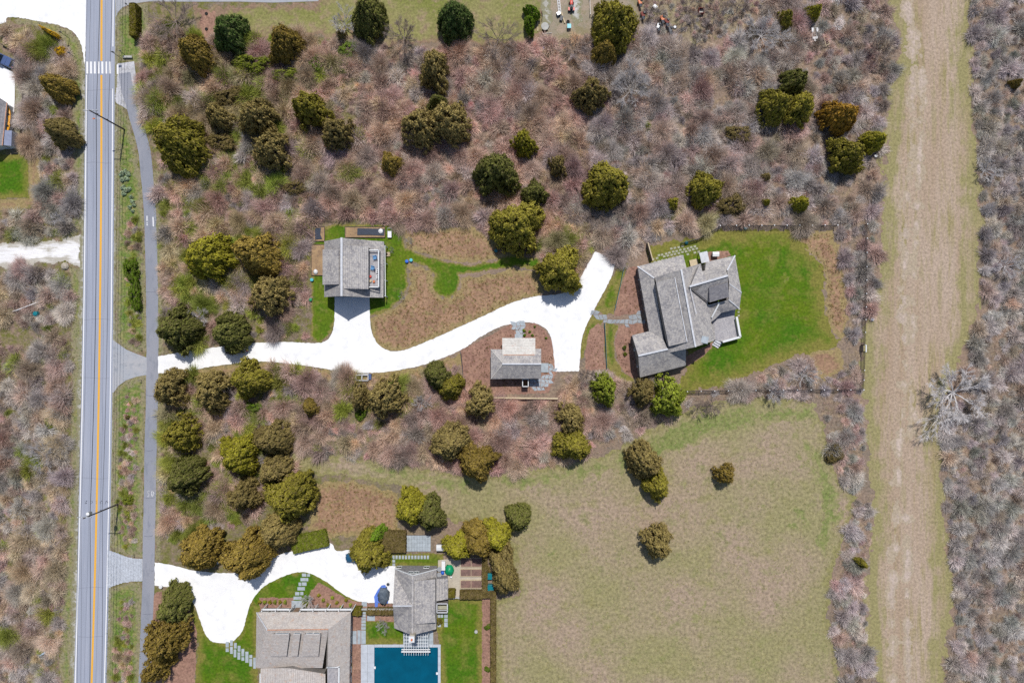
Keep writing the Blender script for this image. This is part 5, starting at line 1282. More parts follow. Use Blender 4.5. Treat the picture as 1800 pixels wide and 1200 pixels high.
for R, x, y, reg in CAND:
    tint = scrub_tint(x, y, rs); hh = R * S * rs.uniform(.6, 1.15)
    if nind < 296 and -20 < x < 1820 and -10 < y < 1210 and reg[0] != 'V':
        where = REGN.get(reg)
        if reg == 'N': where = "in the north scrub left of the cottage and yard" if x < 640 else ("in the north scrub above the driveway" if x < 1040 else "in the north scrub right of the driveway end")
        w = P(x, y); cn = colname(tint)
        o = inst("bare_shrub", SHRM[nind % 6], None, (w.x, w.y, 0), (R * S, R * S, hh), rs.uniform(0, 6.28), tint + (1,))
        tag(o, "rounded %s leafless shrub %s" % (cn, where), "shrub", "%s leafless shrubs %s" % (cn, where)); nind += 1
    else: rest.append((R, x, y, hh, tint))
V_ = []; C_ = []
for R, x, y, hh, tint in rest:
    V, F = SHL[rs.randrange(8)]; a = rs.uniform(0, 6.28); ca, sa = math.cos(a), math.sin(a); w = P(x, y)
    q = np.empty_like(V); q[:, 0] = (V[:, 0] * ca - V[:, 1] * sa) * R * S + w.x; q[:, 1] = (V[:, 0] * sa + V[:, 1] * ca) * R * S + w.y; q[:, 2] = V[:, 2] * hh
    V_.append(q); C_.append(np.tile(np.array(tint, np.float32) * rs.uniform(.9, 1.1), (len(V), 1)))
V_ = np.concatenate(V_); C_ = np.concatenate(C_)
o = bpy.data.objects.new("scrub_thicket", np_mesh("scrub_thicket", V_, np.arange(len(V_)).reshape(-1, 3), M['twigmass'], None, C_)); C.objects.link(o)
tag(o, "low leafless scrub thicket filling the ground between the trees", "thicket", None, 'stuff')
print("shrubs", nind, "in thicket", len(rest))

# dry grass tufts over meadow, beds, field and track
def tufts(name, label, polys, dens, hgt, cols, seed, blades=7, wid=.03, lean=.5):
    r = np.random.default_rng(seed); VV = []; CC = []
    for poly in polys:
        w = np.array([((p[0] - 900) * S, (600 - p[1]) * S) for p in poly]); x0, y0 = w.min(0); x1, y1 = w.max(0)
        n = int((x1 - x0) * (y1 - y0) * dens); X = r.uniform(x0, x1, n); Y = r.uniform(y0, y1, n); k = inside(X, Y, w); X = X[k]; Y = Y[k]; n = len(X)
        c = np.array(cols)[r.integers(0, len(cols), n)]; b = np.repeat(np.stack([X, Y, np.zeros(n)], 1), blades, 0); m = n * blades
        h_ = np.repeat(r.uniform(.6, 1.3, n), blades) * hgt * r.uniform(.6, 1.2, m); a = r.uniform(0, 6.28, m); ln = r.uniform(.1, 1, m) * lean * h_ * 1.6
        tip = b + np.stack([np.cos(a) * ln, np.sin(a) * ln, h_], 1); b = b + r.normal(0, .04, b.shape) * np.array([1, 1, 0]); ww = np.stack([-np.sin(a), np.cos(a), np.zeros(m)], 1) * wid
        VV.append(np.stack([b - ww, b + ww, tip], 1).reshape(-1, 3)); CC.append(np.repeat(np.repeat(c, blades, 0), 3, 0) * r.uniform(.8, 1.2, (m * 3, 1)))
    V = np.concatenate(VV); Cc = np.concatenate(CC)
    Cc = np.array([[lin(v) for v in q] for q in np.clip(Cc[::3], 5, 250)]).repeat(3, 0) / GAIN * 1.3
    o = bpy.data.objects.new(name, np_mesh(name, V, np.arange(len(V)).reshape(-1, 3), M['tuft'], None, Cc)); C.objects.link(o); return tag(o, label, "grass", None, 'stuff')
MEADOWS = [[(722, 468), (758, 478), (764, 510), (784, 526), (810, 510), (812, 490), (870, 482), (936, 484), (950, 516), (900, 530), (850, 554), (800, 577), (750, 600), (690, 615), (662, 600), (654, 564), (692, 546), (716, 524)], [(712, 404), (830, 404), (896, 446), (830, 460), (745, 444)], [(1390, 410), (1460, 410), (1484, 500), (1486, 590), (1456, 560), (1452, 490), (1424, 440)], [(560, 852), (620, 848), (700, 870), (700, 932), (560, 940)], [(300, 664), (480, 641), (640, 658), (740, 650), (810, 626), (740, 668), (600, 672), (400, 656)]]
BEDS = [[(814, 616), (900, 571), (956, 582), (974, 640), (960, 690), (870, 692), (816, 686)], [(1106, 472), (1120, 470), (1130, 545), (1086, 552), (1098, 490)], [(1092, 574), (1112, 572), (1126, 668), (1098, 650), (1084, 628)], [(1036, 584), (1052, 570), (1062, 582), (1064, 646), (1032, 650)]]
tufts("meadow_tufts", "clumps of dry meadow grass beside the driveway", MEADOWS, 2.2, .34, [(176, 146, 104), (150, 122, 88), (186, 160, 120), (140, 130, 80)], 1, 10, .035, .9)
tufts("bed_tufts", "small dormant plants dotted over the bark mulch beds", BEDS, 1.6, .22, [(130, 96, 78), (150, 116, 92), (124, 110, 66)], 2, 10, .035, .9)
tufts("scrub_litter", "dead stems and leaf litter under the scrub", [SCRUB[k_] for k_ in SCRUB], 2.6, .3, [(162, 138, 122), (150, 134, 120), (164, 142, 120), (150, 144, 138), (142, 130, 100), (168, 140, 126)], 9, 8, .018, 1.8)
tufts("field_tufts", "short dry grass tufts over the field", [FIELD], 1.5, .14, [(172, 160, 112), (150, 146, 92), (182, 164, 130), (128, 138, 74)], 3, 6, .028, 1.2)
tufts("track_tufts", "short dry grass tufts along the mown track", [TRACK], 1.0, .1, [(186, 168, 146), (166, 154, 120), (178, 160, 138)], 4, 5, .022, 1.2)
tufts("verge_tufts", "rough grass along the roadside verges", VERGES, 2.5, .16, [(120, 138, 74), (146, 150, 96), (104, 124, 62)], 5, 6, .03, 1.0)

# ------------------------------------------------------------------ poles, wires, signs
def pole(px, py, label, transformer=False):
    b = P(px, py); t = thing("utility_pole", label, "utility pole", b)
    MB().tube([(b.x, b.y, 0), (b.x, b.y, 6), (b.x, b.y, 12.2)], [.17, .14, .11], 10).build("pole", M['polewood'], t)
    MB().bar((b.x - 1.35, b.y + .14, 11.7), (b.x + 1.35, b.y + .14, 11.7), .11, .13).build("crossarm", M['steel'], t)
    for dx in (-1.25, -.55, .55, 1.25): MB().lathe((b.x + dx, b.y + .14, 11.76), [(.05, 0), (.09, .06), (.05, .14), (.08, .2), (.03, .26)], 8).build("insulator", M['white'], t)
    MB().bar((b.x - .2, b.y + .16, 9.7), (b.x + .2, b.y + .16, 9.7), .08, .3).build("cable_bracket", M['darkmetal'], t)
    MB().bar((b.x - .2, b.y + .16, 6.3), (b.x + .2, b.y + .16, 6.3), .08, .2).build("cable_bracket", M['darkmetal'], t)
    if transformer:
        MB().lathe((b.x + .1, b.y + .52, 9.9), [(.3, 0), (.36, .05), (.36, 1.0), (.38, 1.02), (.3, 1.12)], 14).build("transformer", M['white'], t, True)
    else:
        MB().bar((b.x, b.y, 7.6), (b.x - 1.5, b.y - .2, 7.9), .06, .06).build("lamp_arm", M['steel'], t); MB().box((b.x - 1.7, b.y - .22, 7.9), (.5, .22, .12)).build("lamp_head", M['orangered'], t)
    return b
p1 = pole(219, 228, "upper utility pole leaning over the road with a small lamp arm"); p2 = pole(209, 885, "lower utility pole carrying a white transformer over the road", True)
dirv = (p2 - p1)
for dx, z, lab in ((-1.25, 12.0, "outer overhead wire strung from the left arm ends of the two utility poles"), (-.55, 12.0, "inner left overhead wire between the two utility poles"), (1.25, 12.0, "overhead wire strung from the right arm ends of the two utility poles"), (-.2, 9.7, "thick overhead cable at middle height on the utility poles"), (.2, 6.3, "lowest overhead cable on the utility poles, nearest the verge")):
    mb = MB(); pts = []
    for k in range(-22, 42):
        s = k / 20.; sag = 1.0 * (4 * (s % 1.0) * (1 - s % 1.0)) * .8
        q = p1 + dirv * s; pts.append((q.x + dx, q.y + .14, z - sag))
    mb.tube(pts, .022 if z > 10 else .038, 5); tag(mb.build("overhead_wire", M['wire']), lab, "wire", "overhead wires along the road")
def post(px, py, hgt, label, head, col=None, arm=None):
    b = P(px, py); t = thing("sign_post", label, "sign post", b)
    MB().tube([(b.x, b.y, 0), (b.x, b.y, hgt)], .05, 8).build("post", col or M['polewood'], t)
    MB().bar((b.x - head[0] / 2, b.y + .06, hgt - head[1] / 2), (b.x + head[0] / 2, b.y + .06, hgt - head[1] / 2), .03, head[1]).build("sign_panel", M['steel'], t)
post(213, 103, 3.6, "tall sign post at the corner of the stone bench and crosswalk", (.6, .8)); post(219, 96, 2.0, "lower sign post beside the stone bench", (.5, .5))
post(122, 68, 3.4, "upper sign post on the verge by the white forecourt", (.5, .7)); post(134, 102, 2.8, "lower sign post on the verge by the white forecourt", (.6, .6)); post(229, 14, 2.0, "short sign post at the head of the clipped road hedge", (.4, .5))
post(250, 612, 1.3, "short marker post at the apron above the driveway mouth", (.3, .3)); post(249, 668, 1.3, "short marker post at the apron below the driveway mouth", (.3, .3)); post(237, 974, 1.2, "short marker post beside the cobbled apron", (.3, .3))
b = P(226, 101.5); t = thing("stone_bench", "long grey stone bench where the shared path meets the crosswalk", "bench", b)
MB().box((b.x, b.y, .46), (1.9, .45, .12)).build("seat", M['concrete'], t, False, .02)
for s in (-.7, .7): MB().box((b.x + s, b.y, .2), (.22, .38, .4)).build("leg", M['concrete'], t)
b = P(115, 468); o = MB()._lathe((b.x, b.y, 0), [(.75, 0), (.82, .2), (.6, .55), (.2, .72)], 9).build("boulder", M['stone']); o.rotation_euler = (0, 0, .5); tag(o, "pale boulder at the lower corner of the white side road", "boulder")

# ------------------------------------------------------------------ vehicles
def wheels(t, ux, uy, c, L, W, r=.36, off=.31):
    for sx in (-off, off):
        for sy in (-.5, .5):
            q = c + ux * L * sx + uy * (W * sy - math.copysign(.1, sy)); ty = MB(); ty.tube([q - uy * .12 + Vector((0, 0, r)), q + uy * .12 + Vector((0, 0, r))], r, 16); w = ty.build("wheel", M['rubber'], t)
            MB().tube([q - uy * .13 + Vector((0, 0, r)), q + uy * .13 + Vector((0, 0, r))], r * .58, 12).build("rim", M['steel'], w)
def loft(secs, ux, uy, c):
    """secs: (x, half width bottom, half width top, z bottom, z top) stations joined into one hull"""
    mb = MB(); vs = []; fs = []
    for x, wb, wt, zb, zt in secs:
        zm = zb + (zt - zb) * .75
        for w, z in ((-wb, zb), (-wb * 1.02, zm), (-wt, zt), (wt, zt), (wb * 1.02, zm), (wb, zb)):
            q = c + ux * x + uy * w; vs.append((q.x, q.y, z))
    n = 6
    for i in range(len(secs) - 1):
        for k in range(n): fs.append((i * n + k, (i + 1) * n + k, (i + 1) * n + (k + 1) % n, i * n + (k + 1) % n))
    fs.append(tuple(range(n))); fs.append(tuple((len(secs) - 1) * n + k for k in range(n))[::-1]); return mb.add(vs, fs)
def vehicle(label, px, py, ang, L, W, Hh, paint, kind="suv"):
    c = P(px, py); ux = Vector((math.cos(ang), math.sin(ang), 0)); uy = Vector((-ux.y, ux.x, 0)); t = thing("parked_car" if kind == "suv" else "pickup_truck", label, "car" if kind == "suv" else "truck", c)
    hw = W / 2; bel = Hh * .58
    loft([(-L / 2, hw * .88, hw * .8, .42, bel * .92), (-L * .46, hw * .97, hw * .9, .28, bel), (-L * .2, hw, hw * .93, .24, bel), (L * .2, hw, hw * .93, .24, bel), (L * .4, hw * .97, hw * .86, .26, bel * .93), (L / 2, hw * .82, hw * .7, .38, bel * .78)], ux, uy, c).build("body", paint, t, True, 0)
    if kind == "suv": cab = [(-L * .47, -L * .42), (L * .24, L * .10)]
    else: cab = [(-L * .06, -L * .02), (L * .27, L * .15)]
    (b0, t0), (b1, t1) = cab
    g = MB(); vs = []
    for x, w, z in ((b0, hw * .9, bel), (b1, hw * .9, bel), (t1, hw * .76, Hh - .05), (t0, hw * .76, Hh - .05)):
        for s in (-1, 1): q = c + ux * x + uy * w * s; vs.append((q.x, q.y, z))
    g.add(vs, [(0, 1, 3, 2), (2, 3, 5, 4), (4, 5, 7, 6), (6, 7, 1, 0), (0, 2, 4, 6), (1, 7, 5, 3)]).build("window", M['glass'], t)
    q = c + ux * (t0 + t1) / 2; MB().box((q.x, q.y, Hh - .02), (abs(t1 - t0) + .06, hw * 1.54, .07), ang).build("roof", paint, t, False, .03)
    for s in (-1, 1):
        q = c + ux * L * .485 + uy * hw * .62 * s; MB().box((q.x, q.y, bel * .74), (.14, .36, .16), ang).build("headlight", M['trim'], t)
        q = c - ux * L * .495 + uy * hw * .7 * s; MB().box((q.x, q.y, bel * .84), (.08, .24, .2), ang).build("taillight", M['red'], t)
        q = c + ux * (b1 - .25) + uy * (hw + .08) * s; MB().box((q.x, q.y, bel + .08), (.14, .2, .14), ang).build("mirror", paint, t)
    wheels(t, ux, uy, c, L, W)
    return t, c, ux, uy
vehicle("dark blue car under the cedar overhanging the shell driveway", 417, 613, math.radians(186), 4.7, 1.9, 1.75, M['carblue'])
vehicle("teal blue car hidden under the tall olive cedar at the turnaround", 628, 977, math.radians(186), 4.6, 1.85, 1.6, M['carteal'])
vehicle("dark blue car cut by the top edge beside thin cedars", 1390, -9, math.radians(-150), 4.6, 1.9, 1.6, M['carblue'])
t, c, ux, uy = vehicle("slate blue pickup truck with a folded cargo cover on the white forecourt", 8, 107, math.radians(-24 + 180), 5.6, 2.0, 1.85, M['carslate'], "pickup")
bd = MB()
for k in range(2):
    q = c - ux * (.25 + 1.0 * k + .45); bd.box((q.x, q.y, 1.12), (.96, 1.66, .05), math.radians(-24))
bd.build("cargo_cover", M['carslate'], t); q = c - ux * 2.4; MB().box((q.x, q.y, 1.1), (.6, 1.55, .04), math.radians(-24)).build("bed_floor", M['rubber'], t)

def kayak(px, py, ang, L, label, z=.25):
    c = P(px, py, z); rk = c; ux = Vector((math.cos(ang), math.sin(ang), 0)); uy = Vector((-ux.y, ux.x, 0)); vs = []; fs = []; N_ = 14; K = 8
    for i in range(N_ + 1):
        s = i / N_ * 2 - 1; w = .36 * max(.02, 1 - abs(s) ** 2.2); zc = .14 * abs(s) ** 3
        for k in range(K):
            a = 2 * math.pi * k / K; q = c + ux * s * L / 2 + uy * w * math.cos(a); vs.append((q.x, q.y, z + zc + w * .5 * math.sin(a)))
    for i in range(N_):
        for k in range(K): fs.append((i * K + k, (i + 1) * K + k, (i + 1) * K + (k + 1) % K, i * K + (k + 1) % K))
    t = thing("kayak", label, "kayak", P(px, py)); MB().add(vs, fs).build("hull", M['orange'], t, True)
    MB()._lathe((c.x, c.y, z + .14), [(.22, 0), (.24, .05), (.18, .06)], 12).build("cockpit_rim", M['rubber'], t)
    for e in (-.9, .9): q = c + ux * e; MB().bar((q.x - .7, q.y, z - .2), (q.x + .3, q.y, z - .2), .08, .06).build("rack_arm", M['darkmetal'], t)
    return t
kayak(16, 202, math.radians(93), 3.7, "bright orange kayak racked on the white side wall of the store", 1.5); kayak(14.6, 222, math.radians(80), 2.6, "orange kayak with its tip poking out beside the small flat shed", 1.5)

# ------------------------------------------------------------------ fences
def fence(label, pts, hgt, gap, rails, pmat, rmat, cap=None, pw=.1, name="post_fence", cat="fence", tilt=0, mesh=False):
    t = thing(name, label, cat, P(*pts[0])); rl = MB()
    w = [P(*p) for p in pts]
    for a, b in zip(w[:-1], w[1:]):
        n = max(1, round((b - a).length / gap))
        for k in range(n + (1 if b is w[-1] else 0)):
            q = a.lerp(b, k / n); po = MB().box((q.x, q.y, hgt / 2), (pw, pw, hgt)).build("post", pmat, t)
            if cap: MB().box((q.x, q.y, hgt + .04), (pw + .08, pw + .08, .08)).build("post_cap", cap, po)
        for z in rails: rl.bar((a.x, a.y, z), (b.x, b.y, z), .05, .12 if not mesh else .03)
    rl.build("rail", rmat, t); return t
fence("dark post and rail fence along the top of the green house lawn", [(1262, 399), (1290, 398.5), (1466, 398)], 1.7, 2.6, (.3, .7, 1.1, 1.5), M['darkwood'], M['darkwood'], M['trim'], .12)
fence("wire mesh fence above the stone pavers behind the largest house", [(1196, 428), (1225, 421), (1262, 400)], 1.4, 2.4, (.2, .5, .8, 1.1, 1.35), M['darkmetal'], M['darkmetal'], None, .06)
fence("dark wire fence between the house lawn scrub and the field", [(1205, 687), (1300, 685), (1420, 684), (1512, 684)], 1.6, 2.7, (.3, .8, 1.2, 1.55), M['darkwood'], M['darkwood'], M['trim'], .1)
fence("short dark fence with a gate frame beside the grass track", [(1511, 684), (1513, 650), (1514, 618)], 1.6, 2.6, (.3, .8, 1.2, 1.55), M['darkwood'], M['darkwood'], M['trim'], .1)
fence("dark fence running up from the gate through grey shrubs", [(1514, 606), (1516, 540), (1517, 470), (1518, 396)], 1.6, 2.7, (.3, .8, 1.2, 1.55), M['darkwood'], M['darkwood'], M['trim'], .1)
gt = thing("garden_gate", "white topped open gate frame in the dark fence beside the grass track", "gate", P(1514, 612)); g = MB()
for y in (606.5, 617.5): q = P(1514, y); MB().box((q.x, q.y, 1.0), (.14, .14, 2.0)).build("gate_post", M['darkwood'], gt)
q = P(1514, 612); g.box((q.x, q.y, 2.0), (.22, 1.5, .1)); g.build("lintel", M['trim'], gt); MB().box((q.x - .3, q.y, .8), (.06, 1.2, 1.3)).build("gate_leaf", M['fencewood'], gt)
fence("pale topped wooden rail fence below the small cottage", [(868, 698), (980, 699.4)], 1.1, 3.35, (.4, .75), M['fencewood'], M['fencewood'], None, .14).children[0]
q0, q1 = P(868, 698), P(980, 699.4); fr = [o for o in bpy.data.objects if o.get("label", "").startswith("pale topped wooden rail")][0]; MB().bar((q0.x, q0.y, 1.14), (q1.x, q1.y, 1.14), .3, .06).build("top_board", M['palewood'], fr)
fence("thin wire fence along the left side of the bark mulch bed", [(810, 618), (813, 640), (814, 656), (812, 676), (823, 690)], 1.1, 2.2, (.2, .5, .8, 1.05), M['darkmetal'], M['darkmetal'], None, .05)
fence("green netting fence beside the heather bed left of the largest house", [(1062, 568), (1064, 600), (1066, 648)], .9, 2.2, (.1, .2, .3, .4, .5, .6, .7, .85), M['teal'], M['teal'], None, .05)
fence("green netting fence beside the bark bed at the driveway fork", [(1096, 470), (1090, 500), (1080, 545)], .9, 2.2, (.1, .2, .3, .4, .5, .6, .7, .85), M['teal'], M['teal'], None, .05)
bf = thing("board_fence", "tall pale board fence running up from the corner of the largest house", "fence", P(1141, 446)); bb = MB(); a = P(1144.6, 460, 0); b = P(1136, 429, 0)
for k in range(26): q = a.lerp(b, (k + .5) / 26); bb.box((q.x, q.y, .95), (.05, (b - a).length / 26 - .01, 1.9), math.atan2(b.y - a.y, b.x - a.x) - math.pi / 2)
bb.build("board", M['fencewood'], bf); MB().bar((a.x, a.y, 1.94), (b.x, b.y, 1.94), .2, .07).build("top_board", M['palewood'], bf)
fence("grey rail fence between the long house and the pool house", [(619, 1066.6), (692, 1066.6)], 1.2, 2.2, (.4, .8), M['concrete'], M['concrete'], None, .14); fr = [o for o in bpy.data.objects if o.get("label", "").startswith("grey rail fence between the long")][0]; q0, q1 = P(619, 1066.6), P(692, 1066.6); MB().bar((q0.x, q0.y, 1.2), (q1.x, q1.y, 1.2), .34, .08).build("top_board", M['concrete'], fr)
fence("curved timber edging fence round the scrub beside the store", [(6, 80), (22, 90), (36, 104), (44, 122), (44, 170), (40, 236)], .8, 2.4, (.2, .4, .6, .75), M['darkwood'], M['darkwood'], None, .1)
o = MB().tube([P(6, 552, .5), P(30, 545, .55), P(75, 527.6, .7)], [.13, .12, .08], 8).build("fallen_pole", M['white']); tag(o, "white fallen pole lying across the western scrub", "pole")
o = MB()._lathe(P(66, 551.6), [(.5, 0), (.55, .1), (.5, .8), (.3, .95)], 14).build("plastic_drum", M['teal']); tag(o, "teal plastic drum in the scrub near the fallen white pole", "drum")
o = MB().tube([P(71, 1151, .3), P(80, 1145.6, .45)], [.16, .22], 8).build("pipe_length", plain("pale_blue_pipe", A(196, 218, 240), .4)); tag(o, "short pale blue pipe lying in the lower western scrub", "pipe")

# ------------------------------------------------------------------ garden and yard things
def bed(label, x0, y0, x1, y1, soil, hgt=.35, div=0, wood=None):
    t = thing("raised_bed", label, "raised bed", P((x0 + x1) / 2, (y0 + y1) / 2)); f = MB(); a = P(x0, y1); b = P(x1, y0); w = .1
    f.bar((a.x, a.y, hgt / 2), (b.x, a.y, hgt / 2), w, hgt); f.bar((a.x, b.y, hgt / 2), (b.x, b.y, hgt / 2), w, hgt); f.bar((a.x, a.y + w / 2, hgt / 2), (a.x, b.y - w / 2, hgt / 2), w, hgt); f.bar((b.x, a.y + w / 2, hgt / 2), (b.x, b.y - w / 2, hgt / 2), w, hgt)
    for k in range(div): x = a.x + (b.x - a.x) * (k + 1) / (div + 1); f.bar((x, a.y, hgt - .03), (x, b.y, hgt - .03), .07, .06)
    f.build("timber_frame", wood or M['palewood'], t); MB().prism([(a.x + .05, a.y + .05), (b.x - .05, a.y + .05), (b.x - .05, b.y - .05), (a.x + .05, b.y - .05)], .01, hgt - .08).build("soil", soil, t); return t
bed("raised vegetable bed nearest the trees, in their shade", 810, 979, 847, 995, M['soil'], .35, 1); bed("middle raised vegetable bed on the sand patio", 809.6, 999, 847, 1011.6, M['soil'], .35, 1); bed("raised vegetable bed nearest the clipped hedge block", 809.6, 1018.6, 847, 1032, M['soil'], .35, 1)
bed("upper small garden bed left of the cottage with a dark sheet", 551, 399, 571, 424, M['straw'], .25, 0, M['darkwood']); bed("long straw covered garden bed against the left wall of the cottage", 547.6, 430, 572, 484, M['straw'], .25, 0, M['darkwood']); bed("long garden bed behind the cottage partly under a black sheet", 607, 399, 677, 417.6, M['straw'], .3, 0, M['darkwood'])
o = flat("ground_sheet", [[(628, 401), (676, 402), (675, 414), (650, 413), (628, 413)]], .34, M['blackplastic'], None, None, .03, .02); tag(o, "shiny black sheet pulled over the long bed behind the cottage", "plastic sheet")
o = flat("ground_sheet", [[(553, 401), (564, 400), (563, 412), (566, 420), (554, 421)]], .3, M['blackplastic'], None, None, .03, .02); tag(o, "black sheet on the small bed left of the cottage", "plastic sheet")
def blob(name, px, py, r, hh, mat, label, cat, n=14, seed=1, sx=1.0, z0=0):
    rr = random.Random(seed); c = P(px, py); mb = MB()._lathe((0, 0, 0), [(1, 0), (.92, .3), (.7, .62), (.4, .85), (.08, 1)], n)
    mb.v = [(c.x + x * r * sx * (1 + rr.uniform(-.16, .16)), c.y + y * r * (1 + rr.uniform(-.16, .16)), z0 + max(0, z * hh * (1 + rr.uniform(-.12, .12)))) for x, y, z in mb.v]
    return tag(mb.build(name, mat, None, True), label, cat)
blob("cloth_bag", 670, 407, .55, .35, M['white'], "crumpled white bag on the black sheet behind the cottage", "bag", 8, 3, 1, .36); blob("cloth_bag", 555.6, 478, .6, .5, M['white'], "white bag on the lower end of the straw covered bed", "bag", 8, 4, .8, .2)
blob("gravel_heap", 674.6, 1046, 2.0, 1.3, M['gravelpile'], "grey gravel heap on the blue tarp at the turnaround", "heap", 18, 5, .62); 
tp = [P(*p, 0) for p in ((671, 1028), (677, 1027), (682, 1036), (684, 1048), (682, 1059), (674, 1060.6), (665, 1058), (663, 1070), (659.4, 1070.6), (659, 1056), (657.6, 1048), (664, 1036))]
o = MB().prism([(p.x, p.y) for p in tp], .05, [.12 + random.uniform(0, .12) for _ in tp]).build("ground_tarp", M['bluetarp']); tag(o, "bright blue tarp spread under the gravel heap", "tarp")
o = MB()._lathe(P(682.2, 1026.4), [(.32, 0), (.34, .06), (.3, .08)], 18).build("drain_cover", M['darkmetal']); tag(o, "round dark drain cover in the shell turnaround above the gravel heap", "drain cover")
blob("covered_heap", 790, 1001, 1.25, 1.0, M['greentarp'], "bright green tarp covered heap on the sand patio", "covered heap", 12, 7, .85); o = MB().box((P(780, 992).x, P(780, 992).y, .42), (.75, 1.9, .84)).build("storage_box", M['white'], None, False, .04); tag(o, "long white storage box next to the green tarp heap", "box")
for (x, y, lb) in ((773, 998, "upper round grey table behind the pool house"), (772.6, 1008, "lower round grey table behind the pool house")):
    q = P(x, y); t = thing("round_table", lb, "table", q); MB()._lathe((q.x, q.y, .68), [(.5, 0), (.52, .03), (.5, .06)], 18).build("tabletop", M['steel'], t); MB()._lathe((q.x, q.y, 0), [(.26, 0), (.05, .06), (.05, .68)], 10).build("leg", M['darkmetal'], t)
blob("plastic_bag", 778, 1006, .5, .4, M['blueplastic'], "blue plastic bag between round table and green tarp heap", "bag", 9, 8, .8); blob("water_jug", 793, 1013.6, .28, .4, M['white'], "small white jug at the foot of the green tarp heap", "jug", 10, 9)
def shed_box(label, x0, y0, x1, y1, hh, roof, wall, cat="shed", name="garden_shed"):
    t = thing(name, label, cat, P((x0 + x1) / 2, (y0 + y1) / 2)); a = P(x0, y1, hh); b = P(x1, y0, hh); MB().prism([(a.x + .1, a.y + .1), (b.x - .1, a.y + .1), (b.x - .1, b.y - .1), (a.x + .1, b.y - .1)], 0, hh - .08).build("wall", wall, t); m = (a.y + b.y) / 2
    MB().slab([(a.x, a.y, hh - .1), (b.x, a.y, hh - .1), (b.x, m, hh), (a.x, m, hh)], .07).build("roof", roof, t); MB().slab([(a.x, m, hh), (b.x, m, hh), (b.x, b.y, hh - .1), (a.x, b.y, hh - .1)], .07).build("roof", roof, t); MB().box(((a.x + b.x) / 2, a.y + .1, hh * .42), (.8, .05, hh * .8)).build("door", M['doorwood'], t); return t
shed_box("small white roofed shed at the left end of the golden cedars", 767, 957, 781, 968, 1.9, M['trim'], M['fencewood']); shed_box("white roofed utility box beside the shrub bed behind the largest house", 1253, 442.4, 1264.6, 450.6, 1.3, M['trim'], M['concrete'], "utility box", "utility_box")
for (x, y, lb) in ((861, 1010, "upper teal bin under the dull grey green tree"), (862, 1032, "lower and larger teal bin under the dull grey green tree")):
    q = P(x, y); t = thing("teal_bin", lb, "bin", q); s = 1.0 if y < 1020 else 1.5; MB().box((q.x, q.y, .5), (.95 * s, 1.2 * s, 1.0)).build("body", M['teal'], t, False, .06); MB().box((q.x, q.y, 1.04), (1.0 * s, 1.25 * s, .1)).build("lid", M['teal'], t, False, .03)
gt = thing("white_gate", "small white gate between two hedge blocks at the pool lawn", "gate", P(803, 1048)); q = P(803, 1048); MB().box((q.x, q.y, .5), (.95, .06, .9)).build("gate_leaf", M['trim'], gt)
for s in (-.55, .55): MB().box((q.x + s, q.y, .6), (.12, .12, 1.2)).build("gate_post", M['trim'], gt)
# timber bin enclosure by the driveway
t = thing("bin_enclosure", "open topped timber bin enclosure with pale rims on the driveway edge", "bin enclosure", P(636, 663)); f = MB(); r_ = MB(); a = P(625.4, 668.4, 1.2); b = P(647, 659, 1.2); mx = (a.x + b.x) / 2
for u, v in (((a.x, a.y), (b.x, a.y)), ((a.x, b.y), (b.x, b.y)), ((a.x, a.y), (a.x, b.y)), ((b.x, a.y), (b.x, b.y)), ((mx, a.y), (mx, b.y))): f.bar((u[0], u[1], .58), (v[0], v[1], .58), .06, 1.14); r_.bar((u[0], u[1], 1.2), (v[0], v[1], 1.2), .17, .06)
f.build("side_panel", M['fencewood'], t); r_.build("top_rim", M['ridge'], t); q = P(637, 656.6); MB().box((q.x, q.y, .12), (2.9, .5, .1)).build("threshold", M['steel'], t)
q = P(647.6, 661.6); MB().box((q.x + .5, q.y, .45), (.5, 1.2, .9)).build("side_bin", M['carslate'], t); o = MB().box((P(642, 673).x, P(642, 673).y, .06), (.9, .25, .08)).build("timber_plank", M['palewood']); tag(o, "pale plank lying below the timber bin enclosure", "plank")
# cart, barrel planter, woodpile behind the cottage
t = thing("utility_trailer", "white flat utility trailer on the lawn behind the cottage", "trailer", P(685.6, 412)); q = P(685.6, 412.6); MB().box((q.x, q.y, .55), (.8, 1.35, .1)).build("bed", M['white'], t); fr = MB()
for s in (-.42, .42): fr.bar((q.x + s, q.y + .6, .6), (q.x + s, q.y + 1.25, .9), .05, .05)
fr.bar((q.x - .42, q.y + 1.25, .9), (q.x + .42, q.y + 1.25, .9), .05, .05); fr.build("handle_frame", M['steel'], t)
for s in (-.45, .45): MB().tube([(q.x + s - .05, q.y - .3, .25), (q.x + s + .05, q.y - .3, .25)], .25, 12).build("wheel", M['rubber'], t)
t = thing("firewood_pile", "small pile of cut firewood logs against the cottage side", "firewood", P(682.4, 448)); 
for k in range(9): q = P(680.4 + (k % 3) * 1.8, 445 + (k // 3) * 2.6); MB().tube([(q.x - .25, q.y, .15 + .1 * (k % 2)), (q.x + .25, q.y + .1, .2)], .14, 8).build("log", M['palewood'] if k % 3 else M['darkwood'], t)
